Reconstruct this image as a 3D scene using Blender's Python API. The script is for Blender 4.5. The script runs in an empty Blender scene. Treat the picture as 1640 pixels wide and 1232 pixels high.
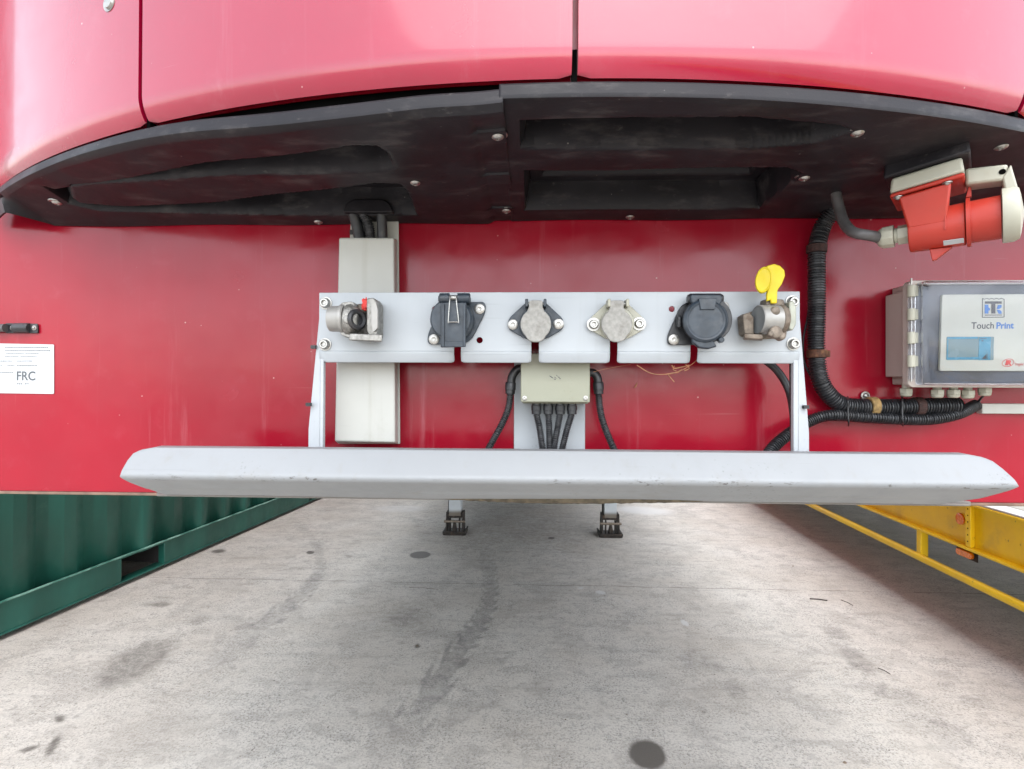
import bpy, bmesh, math, random
import numpy as np
from mathutils import Vector, Matrix
R = math.radians
random.seed(7); rng = np.random.RandomState(7)
SC = bpy.context.scene
COL = SC.collection

# ------------------------------------------------------------------ camera
CAM = Vector((0.0, -0.85, 1.28)); FPX = 850.0
YAW, PITCH, ROLL = math.atan(32 / 850), math.atan(4 / 850), 0.0042
fwd = Vector((-math.sin(YAW) * math.cos(PITCH), math.cos(YAW) * math.cos(PITCH), math.sin(PITCH)))
r0 = Vector((math.cos(YAW), math.sin(YAW), 0)); u0 = r0.cross(fwd)
cr = r0 * math.cos(ROLL) + u0 * math.sin(ROLL); cu = u0 * math.cos(ROLL) - r0 * math.sin(ROLL)
cam_d = bpy.data.cameras.new('camera'); cam = bpy.data.objects.new('camera', cam_d); COL.objects.link(cam)
M = Matrix((cr, cu, -fwd)).transposed().to_4x4(); M.translation = CAM
cam.matrix_world = M
cam_d.sensor_width = 36; cam_d.lens = 36 * FPX / 1640; cam_d.clip_start = 0.02; cam_d.clip_end = 2000
SC.camera = cam

# ------------------------------------------------------------------ light
SUN_EL, SUN_AZ = R(55), R(166)          # azimuth measured from +Y towards +X
world = bpy.data.worlds.new('World'); SC.world = world; world.use_nodes = True
wn = world.node_tree; wn.nodes.clear()
sky = wn.nodes.new('ShaderNodeTexSky'); sky.sky_type = 'NISHITA'; sky.sun_disc = False
sky.sun_elevation = SUN_EL; sky.sun_rotation = SUN_AZ
sky.dust_density = 1.2; sky.air_density = 1.0; sky.ozone_density = 1.0
hs = wn.nodes.new('ShaderNodeHueSaturation'); hs.inputs['Saturation'].default_value = 0.34
bg = wn.nodes.new('ShaderNodeBackground'); bg.inputs['Strength'].default_value = 0.15
wo = wn.nodes.new('ShaderNodeOutputWorld')
wn.links.new(sky.outputs[0], hs.inputs['Color']); wn.links.new(hs.outputs[0], bg.inputs[0]); wn.links.new(bg.outputs[0], wo.inputs[0])
sd = bpy.data.lights.new('sun', 'SUN'); sd.energy = .5; sd.angle = R(70); sd.color = (1.0, 0.98, 0.96)
sun = bpy.data.objects.new('sun', sd); COL.objects.link(sun)
sdir = Vector((math.sin(SUN_AZ) * math.cos(SUN_EL), math.cos(SUN_AZ) * math.cos(SUN_EL), math.sin(SUN_EL)))
sun.rotation_euler = sdir.to_track_quat('Z', 'Y').to_euler()
SC.render.engine = 'CYCLES'
SC.view_settings.view_transform = 'Standard'; SC.view_settings.look = 'None'
SC.view_settings.exposure = 2.12; SC.view_settings.gamma = 1.0; SC.view_settings.use_curve_mapping = False
SC.cycles.use_denoising = True; SC.cycles.max_bounces = 8; SC.cycles.diffuse_bounces = 4
SC.cycles.transmission_bounces = 8; SC.cycles.sample_clamp_indirect = 8; SC.cycles.caustics_reflective = False

# ------------------------------------------------------------------ measuring helpers
def ray(px, py):
    return (fwd + cr * ((px - 820) / FPX) - cu * ((py - 616) / FPX))
def at(px, py, Y=0.0):
    d = ray(px, py); t = (Y - CAM.y) / d.y
    return CAM + d * t
def atz(px, py, Z=0.0):
    d = ray(px, py); t = (Z - CAM.z) / d.z
    return CAM + d * t

# ------------------------------------------------------------------ materials
ALB = [0.74]      # common scale on the listed colours, keeps them at real-world reflectance
class NB:
    def __init__(s, name):
        s.m = bpy.data.materials.new(name); s.m.use_nodes = True; s.t = s.m.node_tree
        s.n = s.t.nodes; s.l = s.t.links; s.b = s.n['Principled BSDF']
        s.tc = s.n.new('ShaderNodeTexCoord'); s.co = s.tc.outputs['Object']
    def link(s, a, b): s.l.new(a, b)
    def mapping(s, scale=(1, 1, 1), rot=(0, 0, 0), loc=(0, 0, 0), src=None):
        m = s.n.new('ShaderNodeMapping'); m.inputs['Scale'].default_value = scale
        m.inputs['Rotation'].default_value = rot; m.inputs['Location'].default_value = loc
        s.link(src or s.co, m.inputs[0]); return m.outputs[0]
    def noise(s, scale, detail=4, rough=.55, co=None, dist=0):
        k = s.n.new('ShaderNodeTexNoise'); k.inputs['Scale'].default_value = scale
        k.inputs['Detail'].default_value = detail; k.inputs['Roughness'].default_value = rough
        k.inputs['Distortion'].default_value = dist
        s.link(co or s.co, k.inputs['Vector']); return k.outputs['Fac']
    def voro(s, scale, co=None, feature='F1'):
        k = s.n.new('ShaderNodeTexVoronoi'); k.inputs['Scale'].default_value = scale; k.feature = feature
        s.link(co or s.co, k.inputs['Vector']); return k.outputs['Distance']
    def ramp(s, f, a, b, c0=0., c1=1.):
        k = s.n.new('ShaderNodeMapRange'); k.inputs['From Min'].default_value = a; k.inputs['From Max'].default_value = b
        k.inputs['To Min'].default_value = c0; k.inputs['To Max'].default_value = c1; k.interpolation_type = 'SMOOTHSTEP'
        s.link(f, k.inputs['Value']); return k.outputs[0]
    def math(s, op, a, b=None, c=None):
        k = s.n.new('ShaderNodeMath'); k.operation = op
        for i, v in enumerate((a, b, c)):
            if v is None: continue
            if isinstance(v, (int, float)): k.inputs[i].default_value = v
            else: s.link(v, k.inputs[i])
        return k.outputs[0]
    def mix(s, f, a, b, mode='MIX'):
        k = s.n.new('ShaderNodeMix'); k.data_type = 'RGBA'; k.blend_type = mode
        for sock, v in ((k.inputs[0], f), (k.inputs[6], a), (k.inputs[7], b)):
            if isinstance(v, (int, float)): sock.default_value = v
            elif isinstance(v, tuple): sock.default_value = (*[x * ALB[0] for x in v[:3]], 1)
            else: s.link(v, sock)
        return k.outputs[2]
    def bump(s, h, strength=.3, dist=.001, prev=None):
        k = s.n.new('ShaderNodeBump'); k.inputs['Strength'].default_value = strength; k.inputs['Distance'].default_value = dist
        s.link(h, k.inputs['Height'])
        if prev is not None: s.link(prev, k.inputs['Normal'])
        return k.outputs[0]
    def set(s, **kw):
        for k, v in kw.items():
            sock = s.b.inputs[k.replace('_', ' ')]
            if isinstance(v, tuple): sock.default_value = (*v[:3], 1)
            elif isinstance(v, (int, float)): sock.default_value = v
            else: s.link(v, sock)
        return s.m

def simple(name, col, rough=.5, metal=0., var=.18, scale=30., bump=.15, bdist=.0005, dirt=None, dirt_amt=.5, dirt_scale=12., coat=0., spec=.5):
    n = NB(name)
    a = n.noise(scale, 5); dark = tuple(c * (1 - var) for c in col); lite = tuple(min(1, c * (1 + var)) for c in col)
    c = n.mix(n.ramp(a, .3, .7), dark, lite)
    if dirt:
        d = n.noise(dirt_scale, 6, .65); c = n.mix(n.ramp(d, .5, .78, 0, dirt_amt), c, dirt)
    r = n.ramp(n.noise(scale * 2.3, 4), .3, .7, max(.02, rough - .08), min(1, rough + .1))
    return n.set(Base_Color=c, Roughness=r, Metallic=metal, Normal=n.bump(n.noise(scale * 12, 4), bump, bdist), Coat_Weight=coat, Specular_IOR_Level=spec)

MAT = {}
def mk_red(name, base, streaks=True, coat=.3, ior=1.5):
    n = NB(name)
    big = n.noise(2.2, 4, .55)
    c = n.mix(n.ramp(big, .3, .7), tuple(x * .86 for x in base), tuple(x * 1.12 for x in base))
    blot = n.noise(22, 5, .6)
    c = n.mix(n.ramp(blot, .55, .8, 0, .10), c, (.55, .16, .2))
    st = n.noise(1, 6, .72, co=n.mapping((26, 26, 1.4)))
    c = n.mix(n.ramp(st, .56, .85, 0, .34 if streaks else .14), c, (.62, .3, .34))
    sp = n.voro(70); spn = n.noise(16, 3)
    c = n.mix(n.math('MULTIPLY', n.ramp(sp, .09, .05), n.ramp(spn, .58, .66, 0, .7)), c, (.75, .5, .5))
    chips = n.voro(18)
    c = n.mix(n.math('MULTIPLY', n.ramp(chips, .028, .016), .5), c, (.8, .6, .55))
    scr = n.noise(1, 2, .4, co=n.mapping((5, 5, 160), rot=(.15, .5, 0)))
    c = n.mix(n.ramp(scr, .78, .82, 0, .2), c, (.75, .4, .4))
    weave = n.noise(1, 3, .6, co=n.mapping((900, 900, 90)))
    peel = n.noise(38, 2); wav = n.noise(5, 2)
    b = n.bump(weave, .12, .0004); b = n.bump(peel, .25, .0006, b); b = n.bump(wav, .35, .003, b)
    rough = n.ramp(n.noise(14, 5), .3, .75, .12, .28)
    return n.set(Base_Color=c, Roughness=rough, Normal=b, Specular_IOR_Level=.5, IOR=ior, Coat_Weight=coat, Coat_Roughness=.07)
MAT['wall_red'] = mk_red('red gelcoat', (.33, .007, .022), True, .0, 1.40)
MAT['panel_red'] = mk_red('red fairing paint', (.37, .003, .034), False, .6, 1.52)

def mk_plastic():
    n = NB('black tray plastic')
    a = n.noise(9, 6, .6)
    c = n.mix(n.ramp(a, .35, .7), (.013, .012, .0145), (.023, .021, .025))
    d = n.noise(1, 6, .65, co=n.mapping((14, 40, 40)))
    c = n.mix(n.ramp(d, .5, .75, 0, .5), c, (.11, .10, .098))
    d2 = n.noise(1, 6, .75, co=n.mapping((45, 120, 120), rot=(0, 0, .2)))
    c = n.mix(n.ramp(d2, .6, .75, 0, .5), c, (.15, .138, .13))
    sp = n.voro(60)
    c = n.mix(n.math('MULTIPLY', n.ramp(sp, .08, .04), n.ramp(n.noise(20, 2), .55, .65, 0, .5)), c, (.35, .33, .3))
    b = n.bump(n.noise(700, 2), .3, .0003); b = n.bump(n.noise(60, 3), .3, .0006, b); b = n.bump(n.noise(11, 2), .4, .003, b)
    return n.set(Base_Color=c, Roughness=n.ramp(a, .3, .7, .36, .58), Normal=b, Specular_IOR_Level=.22)
MAT['tray'] = mk_plastic()

def mk_paint(name, col, dirtcol=(.22, .18, .13), dirt=.35, rough=.42, scratch=.5, zdirt=None, fold=None):
    n = NB(name)
    a = n.noise(6, 5)
    c = n.mix(n.ramp(a, .3, .7), tuple(x * .95 for x in col), tuple(min(1, x * 1.04) for x in col))
    d = n.noise(11, 7, .68)
    c = n.mix(n.ramp(d, .56, .8, 0, dirt), c, dirtcol)
    st = n.noise(1, 4, .6, co=n.mapping((60, 60, 3)))
    c = n.mix(n.ramp(st, .55, .8, 0, dirt * .6), c, dirtcol)
    s1 = n.noise(1, 2, .5, co=n.mapping((9, 260, 260), rot=(0, .5, .3)))
    c = n.mix(n.ramp(s1, .69, .72, 0, scratch * .45), c, (.18, .18, .19))
    ch = n.voro(190); c = n.mix(n.math('MULTIPLY', n.ramp(ch, .30, .18), n.ramp(n.noise(6, 6, .7), .60, .66, 0, scratch * .8)), c, (.07, .065, .06))
    if fold:
        sf = n.n.new('ShaderNodeSeparateXYZ'); n.link(n.co, sf.inputs[0])
        near = n.ramp(n.math('ABSOLUTE', n.math('SUBTRACT', sf.outputs[2], fold)), .007, .001)
        cp = n.noise(1, 4, .7, co=n.mapping((90, 200, 260))); seg_ = n.noise(1, 2, .5, co=n.mapping((7, 1, 1)))
        c = n.mix(n.math('MULTIPLY', near, n.math('MULTIPLY', n.ramp(cp, .58, .62), n.ramp(seg_, .45, .58))), c, (.10, .09, .085))
    if zdirt:
        z0, z1, amt = zdirt
        sx = n.n.new('ShaderNodeSeparateXYZ'); n.link(n.co, sx.inputs[0])
        e = n.math('ADD', sx.outputs[2], n.math('MULTIPLY', n.noise(13, 5), .008))
        c = n.mix(n.ramp(e, z1, z0, 0, amt), c, (.13, .1, .065))
    b = n.bump(n.noise(420, 3), .14, .0003); b = n.bump(n.noise(8, 2), .3, .002, b)
    return n.set(Base_Color=c, Roughness=n.ramp(d, .35, .7, rough - .08, rough + .12), Normal=b, Specular_IOR_Level=.45)
MAT['rack'] = mk_paint('pale grey coat', (.50, .535, .56), dirt=.16, rough=.45, scratch=.3)
MAT['bumper'] = mk_paint('bumper coat', (.288, .302, .312), dirt=.24, rough=.5, scratch=.35, fold=.0395, zdirt=(.008, .013, .55))
MAT['white_plastic'] = mk_paint('weathered white plastic', (.56, .56, .515), (.28, .24, .16), .32, .5, .15)
MAT['box_cream'] = mk_paint('cream box plastic', (.35, .355, .27), (.3, .26, .16), .18, .5, .15)
MAT['enclosure'] = simple('beige enclosure', (.52, .45, .40), .5, var=.06, scale=8, bump=.1)
MAT['ivory'] = simple('ivory plastic', (.46, .45, .36), .45, var=.06, scale=20, dirt=(.3, .25, .15), dirt_amt=.3)
MAT['face'] = simple('logger face', (.62, .61, .50), .45, var=.03, scale=10, bump=.03)
MAT['grey_lid'] = simple('grey cast lid', (.38, .37, .34), .55, .25, var=.14, scale=160, bump=.7, bdist=.0008, dirt=(.18, .15, .12), dirt_amt=.5, dirt_scale=90)
MAT['navy'] = simple('dark blue grey plastic', (.026, .038, .052), .42, var=.2, scale=60, dirt=(.16, .16, .16), dirt_amt=.3, dirt_scale=40)
MAT['blackp'] = simple('black moulded plastic', (.018, .019, .022), .4, var=.3, scale=50, dirt=(.12, .11, .10), dirt_amt=.4, dirt_scale=50)
MAT['rubber'] = simple('black hose', (.02, .021, .024), .42, var=.3, scale=60, dirt=(.11, .10, .09), dirt_amt=.4, dirt_scale=30)
MAT['grey_cable'] = simple('grey cable', (.09, .085, .085), .5, var=.2, scale=60)
MAT['zinc'] = simple('zinc plated steel', (.50, .49, .46), .34, .9, var=.12, scale=120, dirt=(.25, .22, .17), dirt_amt=.4, dirt_scale=140, bump=.3)
MAT['dark_hole'] = simple('dark socket', (.004, .004, .004), 1., spec=0.)  # near-black, also painted in for the dark of gaps and openings
MAT['cast'] = simple('cast alloy', (.40, .39, .36), .42, .75, var=.3, scale=110, dirt=(.09, .08, .06), dirt_amt=.8, dirt_scale=70, bump=.8, bdist=.001)
MAT['cast_dirty'] = simple('soiled cast alloy', (.26, .215, .17), .55, .45, var=.3, scale=90, dirt=(.10, .06, .035), dirt_amt=.85, dirt_scale=60, bump=.8, bdist=.001)
MAT['cast_smooth'] = simple('turned alloy', (.40, .39, .365), .45, .35, var=.08, scale=40, dirt=(.3, .26, .2), dirt_amt=.3, dirt_scale=40)
MAT['yellow_lid'] = simple('yellow plastic', (.72, .56, .0), .5, var=.1, scale=40, dirt=(.5, .35, .02), dirt_amt=.4, dirt_scale=80)
MAT['red_bit'] = simple('torn red plastic', (.75, .04, .03), .5, var=.25, scale=200, bump=.8, bdist=.001)
MAT['plug_red'] = simple('orange red plastic', (.48, .030, .014), .5, var=.08, scale=14, dirt=(.34, .08, .05), dirt_amt=.35, dirt_scale=16)
MAT['rust'] = simple('rusty clamp', (.13, .05, .025), .7, .2, var=.45, scale=120, dirt=(.38, .24, .10), dirt_amt=.8, dirt_scale=60, bump=.9, bdist=.001)
MAT['rust_tan'] = simple('tan rusted clamp', (.40, .26, .10), .7, .2, var=.35, scale=120, dirt=(.16, .07, .03), dirt_amt=.8, dirt_scale=70, bump=.9, bdist=.001)
MAT['rust_dark'] = simple('dark rusted clamp', (.06, .025, .02), .7, .1, var=.4, scale=120, bump=.9, bdist=.001)
MAT['rusty_black'] = simple('rusty foot steel', (.035, .028, .024), .6, .4, var=.4, scale=40, dirt=(.22, .13, .07), dirt_amt=.55, dirt_scale=26, bump=.8, bdist=.002)
MAT['leg_paint'] = mk_paint('leg paint', (.60, .64, .67), (.25, .10, .04), .3, .5, .4, (.185, .225, .9))
MAT['label'] = simple('white label', (.55, .57, .58), .35, var=.02, scale=5, bump=.03)
MAT['print_grey'] = simple('faded grey print', (.10, .11, .12), .6, var=.05)
MAT['print_dark'] = simple('dark print', (.05, .05, .06), .5, var=.05)
MAT['print_blue'] = simple('blue print', (.07, .22, .55), .5, var=.05)
MAT['print_red'] = simple('red print', (.72, .06, .05), .5, var=.05)
MAT['screen'] = simple('pale lcd', (.20, .30, .31), .18, var=.08, scale=12, bump=0.02)
MAT['screen_blue'] = simple('blue lcd edge', (.07, .30, .42), .2, var=.12, scale=60, bump=0.02)
MAT['straw'] = simple('dry straw', (.42, .18, .09), .8, var=.3, scale=100)
MAT['amber'] = simple('amber lens', (1.0, .22, .0), .25, var=.2, scale=60, coat=.5)
MAT['under'] = simple('dark underside', (.03, .026, .026), .7, var=.3, scale=4)
MAT['under_pale'] = simple('pale floor underside', (.10, .095, .09), .7, var=.1, scale=6, dirt=(.3, .26, .2), dirt_amt=.4)
MAT['trim_metal'] = simple('worn bottom trim', (.22, .14, .10), .6, .2, var=.3, scale=30, dirt=(.16, .08, .04), dirt_amt=.7)
MAT['twig'] = simple('dark twig', (.05, .035, .03), .8)
MAT['stone'] = simple('pebble', (.2, .15, .11), .8, var=.3)

def mk_clear():
    n = NB('clear scratched lid')
    f = n.noise(7, 5, .6)
    return n.set(Base_Color=(.86, .88, .93), Roughness=n.ramp(f, .4, .75, .0, .10), Transmission_Weight=1.0, IOR=1.3,
                 Normal=n.bump(n.noise(14, 3), .05, .001))
MAT['clear'] = mk_clear()

def mk_green():
    n = NB('green container paint')
    a = n.noise(1, 5, .6, co=n.mapping((3, 3, .8)))
    c = n.mix(n.ramp(a, .3, .7), (.011, .088, .064), (.020, .145, .108))
    s = n.noise(9, 7, .7); c = n.mix(n.ramp(s, .62, .78, 0, .45), c, (.10, .22, .17))
    r = n.noise(20, 6, .7); c = n.mix(n.ramp(r, .68, .76, 0, .5), c, (.08, .05, .035))
    b = n.bump(n.noise(55, 3), .3, .001); b = n.bump(n.noise(3, 3), .7, .012, b)
    return n.set(Base_Color=c, Roughness=n.ramp(s, .3, .7, .28, .5), Normal=b, Specular_IOR_Level=.5)
MAT['green'] = mk_green()
n = NB('pale green weld bead'); MAT['green_bead'] = n.set(Base_Color=n.mix(n.ramp(n.noise(9, 5), .35, .65), (.05, .20, .15), (.30, .55, .45)), Roughness=.35)

def mk_yellow():
    n = NB('yellow trailer paint')
    a = n.noise(5, 6); c = n.mix(n.ramp(a, .3, .7), (.92, .60, .006), (1.05, .72, .010))
    s = n.noise(26, 7, .7); c = n.mix(n.ramp(s, .63, .72, 0, .85), c, (.09, .05, .03))
    d = n.noise(7, 5, .6); c = n.mix(n.ramp(d, .5, .8, 0, .35), c, (.30, .2, .09))
    return n.set(Base_Color=c, Roughness=n.ramp(a, .3, .7, .32, .5), Normal=n.bump(n.noise(90, 4), .35, .001))
MAT['yellow'] = mk_yellow()
MAT['deck'] = mk_paint('bleached deck', (.40, .40, .33), (.2, .17, .12), .45, .75, .4)

def mk_ground():
    n = NB('yard concrete')
    va = n.n.new('ShaderNodeVertexColor'); va.layer_name = 'stains_and_light'
    sp = n.n.new('ShaderNodeSeparateColor'); n.link(va.outputs[0], sp.inputs[0])
    co = n.co
    n1 = n.noise(.9, 6, .6); n2 = n.noise(6, 7, .65); n3 = n.noise(30, 7, .75); n4 = n.noise(110, 5, .8)
    fine = n.noise(380, 3, .7)
    c = n.mix(n.ramp(n1, .3, .7), (.57, .525, .465), (.67, .63, .57))
    c = n.mix(n.ramp(n2, .45, .8, 0, .4), c, (.36, .34, .31))
    c = n.mix(n.ramp(n3, .5, .68, 0, .6), c, (.235, .225, .21))
    c = n.mix(n.math('MULTIPLY', n.ramp(n4, .49, .6, 0, .75), n.ramp(n2, .35, .6, .4, 1.)), c, (.19, .18, .165))
    c = n.mix(n.ramp(n4, .45, .34, 0, .5), c, (.74, .72, .67))
    bl = n.noise(3.2, 8, .62, dist=.8); c = n.mix(n.ramp(bl, .53, .58, 0, .24), c, (.31, .285, .26)); bl2 = n.noise(7.5, 8, .6, dist=.5, co=n.mapping((1, 1.7, 1), loc=(3, 1, 0))); c = n.mix(n.ramp(bl2, .55, .59, 0, .26), c, (.27, .245, .225))
    c = n.mix(n.ramp(fine, .58, .72, 0, .3), c, (.18, .17, .16))
    # broom / wipe streaks across the slab
    w = n.noise(1, 5, .6, co=n.mapping((1.6, 14, 1), rot=(0, 0, .12)))
    c = n.mix(n.ramp(w, .52, .75, 0, .3), c, (.22, .21, .20))
    w2 = n.noise(1, 5, .6, co=n.mapping((12, 1.4, 1), rot=(0, 0, .1)))
    c = n.mix(n.ramp(w2, .58, .75, 0, .22), c, (.50, .48, .46))
    # warm/dusty tint
    c = n.mix(n.ramp(n.noise(1.7, 3), .4, .7, 0, .35), c, (.46, .40, .335))
    # pits
    p = n.voro(95); pm = n.ramp(n.noise(5, 4), .48, .62, 0, .75)
    c = n.mix(n.math('MULTIPLY', n.ramp(p, .16, .08), pm), c, (.10, .097, .09))
    p2 = n.voro(11); c = n.mix(n.math('MULTIPLY', n.ramp(p2, .05, .03), .8), c, (.07, .055, .045))
    # painted stains, trailer shade and light patches from the vertex layer, edges broken up by noise
    brk = n.math('ADD', n.math('MULTIPLY', n.noise(26, 6, .7), .6), -.3)
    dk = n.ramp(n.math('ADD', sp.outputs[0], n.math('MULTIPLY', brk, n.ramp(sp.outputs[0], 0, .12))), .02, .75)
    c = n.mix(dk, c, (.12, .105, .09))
    tyre = n.ramp(n.math('ADD', sp.outputs[1], n.math('MULTIPLY', brk, n.ramp(sp.outputs[1], 0, .1))), .04, .62, 0, .62)
    c = n.mix(tyre, c, (.085, .085, .09))
    lt = n.ramp(n.math('ADD', sp.outputs[2], brk), .35, .8, 0, .8)
    c = n.mix(lt, c, (.62, .61, .59))
    # hairline joint across the slab (y = 2.86, wandering a little)
    s3 = n.n.new('ShaderNodeSeparateXYZ'); n.link(co, s3.inputs[0])
    yj = n.math('ADD', s3.outputs[1], n.math('MULTIPLY', n.noise(3, 4), .03))
    yj = n.math('ADD', yj, n.math('MULTIPLY', s3.outputs[0], .004))
    j = n.ramp(n.math('ABSOLUTE', n.math('SUBTRACT', yj, 2.61)), .005, .001)
    j = n.math('MULTIPLY', j, n.ramp(n.noise(4, 3), .36, .5))
    c = n.mix(n.math('MULTIPLY', j, .75), c, (.10, .095, .09))
    h = n.math('ADD', n.math('MULTIPLY', n4, .8), n.math('MULTIPLY', n3, 1.3))
    h = n.math('SUBTRACT', h, n.math('MULTIPLY', j, 1.2))
    b = n.bump(h, .7, .004); b = n.bump(fine, .3, .0012, b)
    return n.set(Base_Color=c, Roughness=n.ramp(sp.outputs[0], 0, .8, .88, .6), Normal=b, Specular_IOR_Level=.3)
ALB[0] = .92; MAT['ground'] = mk_ground(); ALB[0] = .74

# ------------------------------------------------------------------ mesh helpers
WM = {}
def thing(name, label, cat, loc=(0, 0, 0), rot=0., group=None):
    o = bpy.data.objects.new(name, None); COL.objects.link(o); o.empty_display_size = .05
    o.location = loc; o.rotation_euler = (0, 0, rot)
    o['label'] = label; o['category'] = cat
    if group: o['group'] = group
    WM[o.name] = Matrix.Translation(loc) @ Matrix.Rotation(rot, 4, 'Z')
    return o
def tag(o, label, cat, group=None):
    o['label'] = label; o['category'] = cat
    if group: o['group'] = group
    return o

class MB:
    def __init__(s): s.v = []; s.f = []
    def add(s, vs, fs):
        b = len(s.v); s.v += [Vector(v) for v in vs]; s.f += [[b + i for i in f] for f in fs]; return s
    def box(s, a, b):
        x0, y0, z0 = (min(a[i], b[i]) for i in range(3)); x1, y1, z1 = (max(a[i], b[i]) for i in range(3))
        return s.add([(x0, y0, z0), (x1, y0, z0), (x1, y1, z0), (x0, y1, z0), (x0, y0, z1), (x1, y0, z1), (x1, y1, z1), (x0, y1, z1)],
                     [(0, 3, 2, 1), (4, 5, 6, 7), (0, 1, 5, 4), (1, 2, 6, 5), (2, 3, 7, 6), (3, 0, 4, 7)])
    def hexa(s, p):  # 8 corners, bottom ring then top ring
        return s.add(p, [(0, 3, 2, 1), (4, 5, 6, 7), (0, 1, 5, 4), (1, 2, 6, 5), (2, 3, 7, 6), (3, 0, 4, 7)])
    def prism(s, pts, d):   # planar ring of 3D points extruded along vector d
        d = Vector(d); k = len(pts); P = [Vector(p) for p in pts]
        fs = [tuple(range(k))[::-1], tuple(range(k, 2 * k))] + [(i, (i + 1) % k, k + (i + 1) % k, k + i) for i in range(k)]
        return s.add(P + [p + d for p in P], fs)
    def lathe(s, c, ax, prof, seg=32, cap=True, scale2=1.0, up=None):  # prof [(along, radius)]
        ax = Vector(ax).normalized(); c = Vector(c)
        u = Vector(up) if up else (Vector((0, 0, 1)) if abs(ax.z) < .9 else Vector((1, 0, 0)))
        u = (u - ax * u.dot(ax)).normalized(); w = ax.cross(u)
        vs = []
        for t, r in prof:
            for k in range(seg):
                a = 2 * math.pi * k / seg; vs.append(c + ax * t + u * (r * math.cos(a)) + w * (r * scale2 * math.sin(a)))
        fs = [(i * seg + k, i * seg + (k + 1) % seg, (i + 1) * seg + (k + 1) % seg, (i + 1) * seg + k) for i in range(len(prof) - 1) for k in range(seg)]
        if cap: fs += [tuple(range(seg))[::-1], tuple(range((len(prof) - 1) * seg, len(prof) * seg))]
        return s.add(vs, fs)
    def tube(s, pts, r, seg=12, cap=True, pitch=None, amp=.0, step=None):
        pts = smooth_path(pts, step or (pitch / 6 if pitch else .006))
        vs = []; n_ = len(pts); L = 0; prev = None; up = None
        for i, p in enumerate(pts):
            t = (pts[min(i + 1, n_ - 1)] - pts[max(i - 1, 0)]).normalized()
            if up is None:
                up = Vector((0, -1, 0)) if abs(t.y) < .9 else Vector((1, 0, 0))
            up = (up - t * up.dot(t)).normalized(); w = t.cross(up)
            if prev is not None: L += (p - prev).length
            prev = p
            rr = r
            if pitch:
                ph = (L / pitch) % 1; rr = r - amp * (0.5 - .5 * math.tanh(4 * math.cos(2 * math.pi * ph)))
            for k in range(seg):
                a = 2 * math.pi * k / seg; vs.append(p + up * (rr * math.cos(a)) + w * (rr * math.sin(a)))
        fs = [(i * seg + k, i * seg + (k + 1) % seg, (i + 1) * seg + (k + 1) % seg, (i + 1) * seg + k) for i in range(n_ - 1) for k in range(seg)]
        if cap: fs += [tuple(range(seg))[::-1], tuple(range((n_ - 1) * seg, n_ * seg))]
        return s.add(vs, fs)
    def grid(s, P):  # rows of vectors
        h = len(P); w = len(P[0])
        return s.add([v for row in P for v in row], [(i * w + j, i * w + j + 1, (i + 1) * w + j + 1, (i + 1) * w + j) for i in range(h - 1) for j in range(w - 1)])

def smooth_path(pts, step):
    P = [Vector(p) for p in pts]
    if len(P) == 2: P = [P[0], P[0].lerp(P[1], .5), P[1]]
    Q = [P[0] * 2 - P[1]] + P + [P[-1] * 2 - P[-2]]; out = []
    for i in range(1, len(Q) - 2):
        a, b, c, d = Q[i - 1:i + 3]; k = max(2, int((c - b).length / step))
        for j in range(k):
            t = j / k
            out.append(.5 * ((2 * b) + (c - a) * t + (2 * a - 5 * b + 4 * c - d) * t * t + (3 * b - a - 3 * c + d) * t ** 3))
    out.append(P[-1]); return out

def mesh_of(name, mb, inv=None, fix=True, smooth=35):
    me = bpy.data.meshes.new(name)
    vs = [inv @ v for v in mb.v] if inv else mb.v
    me.from_pydata([tuple(v) for v in vs], [], mb.f)
    if fix:
        bm = bmesh.new(); bm.from_mesh(me); bmesh.ops.recalc_face_normals(bm, faces=bm.faces); bm.to_mesh(me); bm.free()
    me.polygons.foreach_set('use_smooth', [True] * len(me.polygons))
    me.set_sharp_from_angle(angle=R(smooth)); me.update(); return me
def part(name, mb, mat, parent=None, bevel=0, local=False, solid=0, fix=True, smooth=35, seg=2):
    mw = WM[parent.name] if parent else Matrix.Identity(4)
    me = mesh_of(name, mb, None if local else mw.inverted(), fix, smooth)
    me.materials.append(MAT[mat] if isinstance(mat, str) else mat)
    o = bpy.data.objects.new(name, me); COL.objects.link(o)
    if parent: o.parent = parent
    WM[o.name] = mw
    if solid:
        m = o.modifiers.new('solid', 'SOLIDIFY'); m.thickness = solid; m.offset = 0
    if bevel:
        m = o.modifiers.new('bevel', 'BEVEL'); m.width = bevel; m.segments = seg; m.limit_method = 'ANGLE'; m.angle_limit = R(35)
    return o
def inst(name, me, parent, mat_world):
    o = bpy.data.objects.new(name, me); COL.objects.link(o)
    if parent: o.parent = parent; o.matrix_local = WM[parent.name].inverted() @ mat_world; 
    else: o.matrix_local = mat_world
    WM[o.name] = mat_world
    return o
def frame(loc, ax, up=(0, 0, 1)):
    """matrix whose local z looks along ax"""
    z = Vector(ax).normalized(); u = Vector(up)
    if abs(z.dot(u)) > .95: u = Vector((1, 0, 0))
    x = u.cross(z).normalized(); y = z.cross(x)
    m = Matrix((x, y, z)).transposed().to_4x4(); m.translation = Vector(loc); return m
def circle(c, r, k=20, a0=0, a1=2 * math.pi):
    return [(c[0] + r * math.cos(a0 + (a1 - a0) * i / k), c[1] + r * math.sin(a0 + (a1 - a0) * i / k)) for i in range(k if abs(a1 - a0 - 2 * math.pi) < 1e-6 else k + 1)]
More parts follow.
